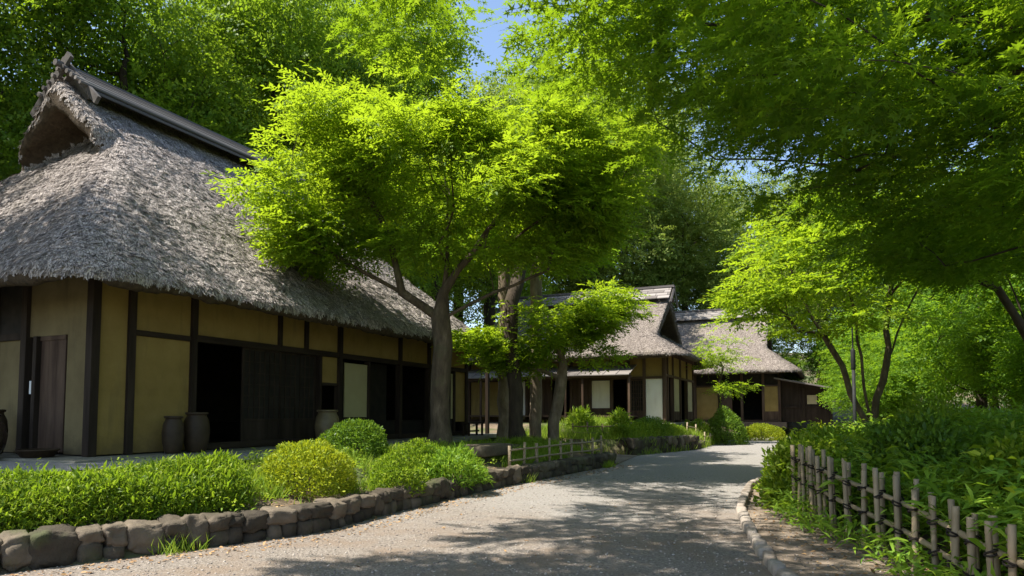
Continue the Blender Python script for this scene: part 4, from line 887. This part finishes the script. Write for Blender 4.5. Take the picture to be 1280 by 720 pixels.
# grass tufts along walls and beds
def tufts(name, xy, ll, lm, seed, per=10, sp=.06, cz=0):
    rg = R(seed); n = len(xy); b = np.repeat(np.stack([xy[:, 0], xy[:, 1], gz(xy[:, 0], xy[:, 1])], -1), per, 0)
    b[:, :2] += rg.normal(0, sp, (n * per, 2)); A = np.stack([rg.normal(0, .45, n * per), rg.normal(0, .45, n * per), np.full(n * per, 1.)], -1)
    L = ll * rg.uniform(.4, 1.3, n * per); NN = np.stack([rg.normal(0, 1, n * per), rg.normal(0, 1, n * per), np.full(n * per, .1)], -1)
    return tag(leaf_mesh(name, b, A, NN, L, .008 + L * .02, lm, 'grass'), kind='stuff')
rg = R(600)
xa, _ = along(LEFT[2:], 900, -.09, .02, rg); xa = xa[np.array([noise.noise(Vector((p[0] * 1.4, p[1] * 1.4, 3))) for p in xa]) > .3]
xb, _ = along(LEFT[4:], 2600, .42, 2.2, rg); xb = xb[np.array([noise.noise(Vector((p[0] * .9, p[1] * .9, 9))) for p in xb]) > -.1]
xc = np.stack([rg.uniform(0, 12, 5000), rg.uniform(20.5, 34, 5000)], -1); xc = xc[inside(xc[:, 0], xc[:, 1], BED2) & (dist_poly(xc[:, 0], xc[:, 1], PLANT) < 4.5)]
xd = np.stack([rg.uniform(8, 24, 5000), rg.uniform(19, 40, 5000)], -1); xd = xd[inside(xd[:, 0], xd[:, 1], BANK)]
tufts('grass', np.concatenate([xa, xb]), .2, M['L_grass'], 601); tufts('meadow_grass', np.concatenate([xc, xd]), .34, M['L_grass'], 602, 14, .14)
# fallen leaves and loose gravel
def litter(name, xy, ll, lm, seed, zl=.012):
    rg = R(seed); n = len(xy); z = gz(xy[:, 0], xy[:, 1]) + zl; A = np.concatenate([rg.normal(size=(n, 2)), rg.normal(0, .15, (n, 1))], -1)
    NN = np.array([0, 0, 1.]) + rg.normal(0, .25, (n, 3)); L = ll * rg.uniform(.5, 1.3, n)
    return tag(leaf_mesh(name, np.concatenate([xy, z[:, None]], -1), A, NN, L, L * .5, lm, 'oval'), kind='stuff')
xe, _ = along(LEFT[2:], 1800, -.9, .0, rg); k = rg.random(1800); xe, _ = along(LEFT[2:], 1500, -.55, -.02, rg)
xf = np.stack([rg.uniform(-4, 4, 700), rg.uniform(4, 16, 700)], -1)[:160]; xf = xf[~inside(xf[:, 0], xf[:, 1], BED1)]
xg, _ = along(BANK[1:7], 700, .05, .9, rg); xh, _ = along(LEFT[3:], 1200, .35, 1.6, rg)
litter('fallen_leaves', np.concatenate([xe, xf, xg, xh]), .05, M['L_dry'], 603)
V, F = ico(1); rg = R(604); n = 9000
xy = np.stack([rg.uniform(-6.5, 4.2, n), 4.0 + rg.random(n) ** 1.5 * 12], -1); xy = xy[~inside(xy[:, 0], xy[:, 1], BED1) & ~inside(xy[:, 0], xy[:, 1], BANK)]; n = len(xy)
r_ = rg.uniform(.005, .016, (n, 1, 1)) * np.array([1, 1, .6]) * rg.uniform(.7, 1.3, (n, 1, 3)); VV = V[None] * r_ + np.concatenate([xy, zr(xy[:, 1])[:, None] + .006], -1)[:, None]
tag(np_mesh('gravel', VV.reshape(-1, 3), [(np.arange(n)[:, None, None] * len(V) + np.array(F)[None]).reshape(-1, 3)], M['pebble'], smooth=True), kind='stuff')

# ------------------------------------------------------------------ light, sky, camera
S = Vector((-.48, -.14, .866)).normalized()
sun = bpy.data.lights.new('sun', 'SUN'); sun.energy = 5.0; sun.angle = math.radians(.53); sun.color = (1, .95, .86)
so = bpy.data.objects.new('sun', sun); link(so); so.rotation_euler = S.to_track_quat('Z', 'Y').to_euler()
w = bpy.data.worlds.new('World'); scene.world = w; w.use_nodes = True; nt = w.node_tree
bg = nt.nodes['Background']; sk = nt.nodes.new('ShaderNodeTexSky'); sk.sky_type = 'NISHITA'; sk.sun_disc = False
sk.sun_elevation = math.asin(S.z); sk.sun_rotation = math.atan2(S.x, S.y); nt.links.new(sk.outputs[0], bg.inputs[0]); bg.inputs[1].default_value = .125
cam = bpy.data.cameras.new('camera'); co = bpy.data.objects.new('camera', cam); link(co)
cam.sensor_width = 36; cam.lens = 850 / 1280 * 36; cam.shift_y = 107 / 1280; cam.clip_end = 2000; cam.clip_start = .05
co.location = (0, 0, 1.5); co.rotation_euler = (math.radians(90 + 3.4), 0, 0); scene.camera = co
scene.view_settings.view_transform = 'Standard'; scene.view_settings.look = 'None'; scene.view_settings.exposure = 1.14; scene.view_settings.gamma = 1
scene.render.engine = 'CYCLES'; scene.cycles.max_bounces = 8; scene.cycles.diffuse_bounces = 4; scene.cycles.transmission_bounces = 6
scene.cycles.use_denoising = True; scene.cycles.sample_clamp_indirect = 6
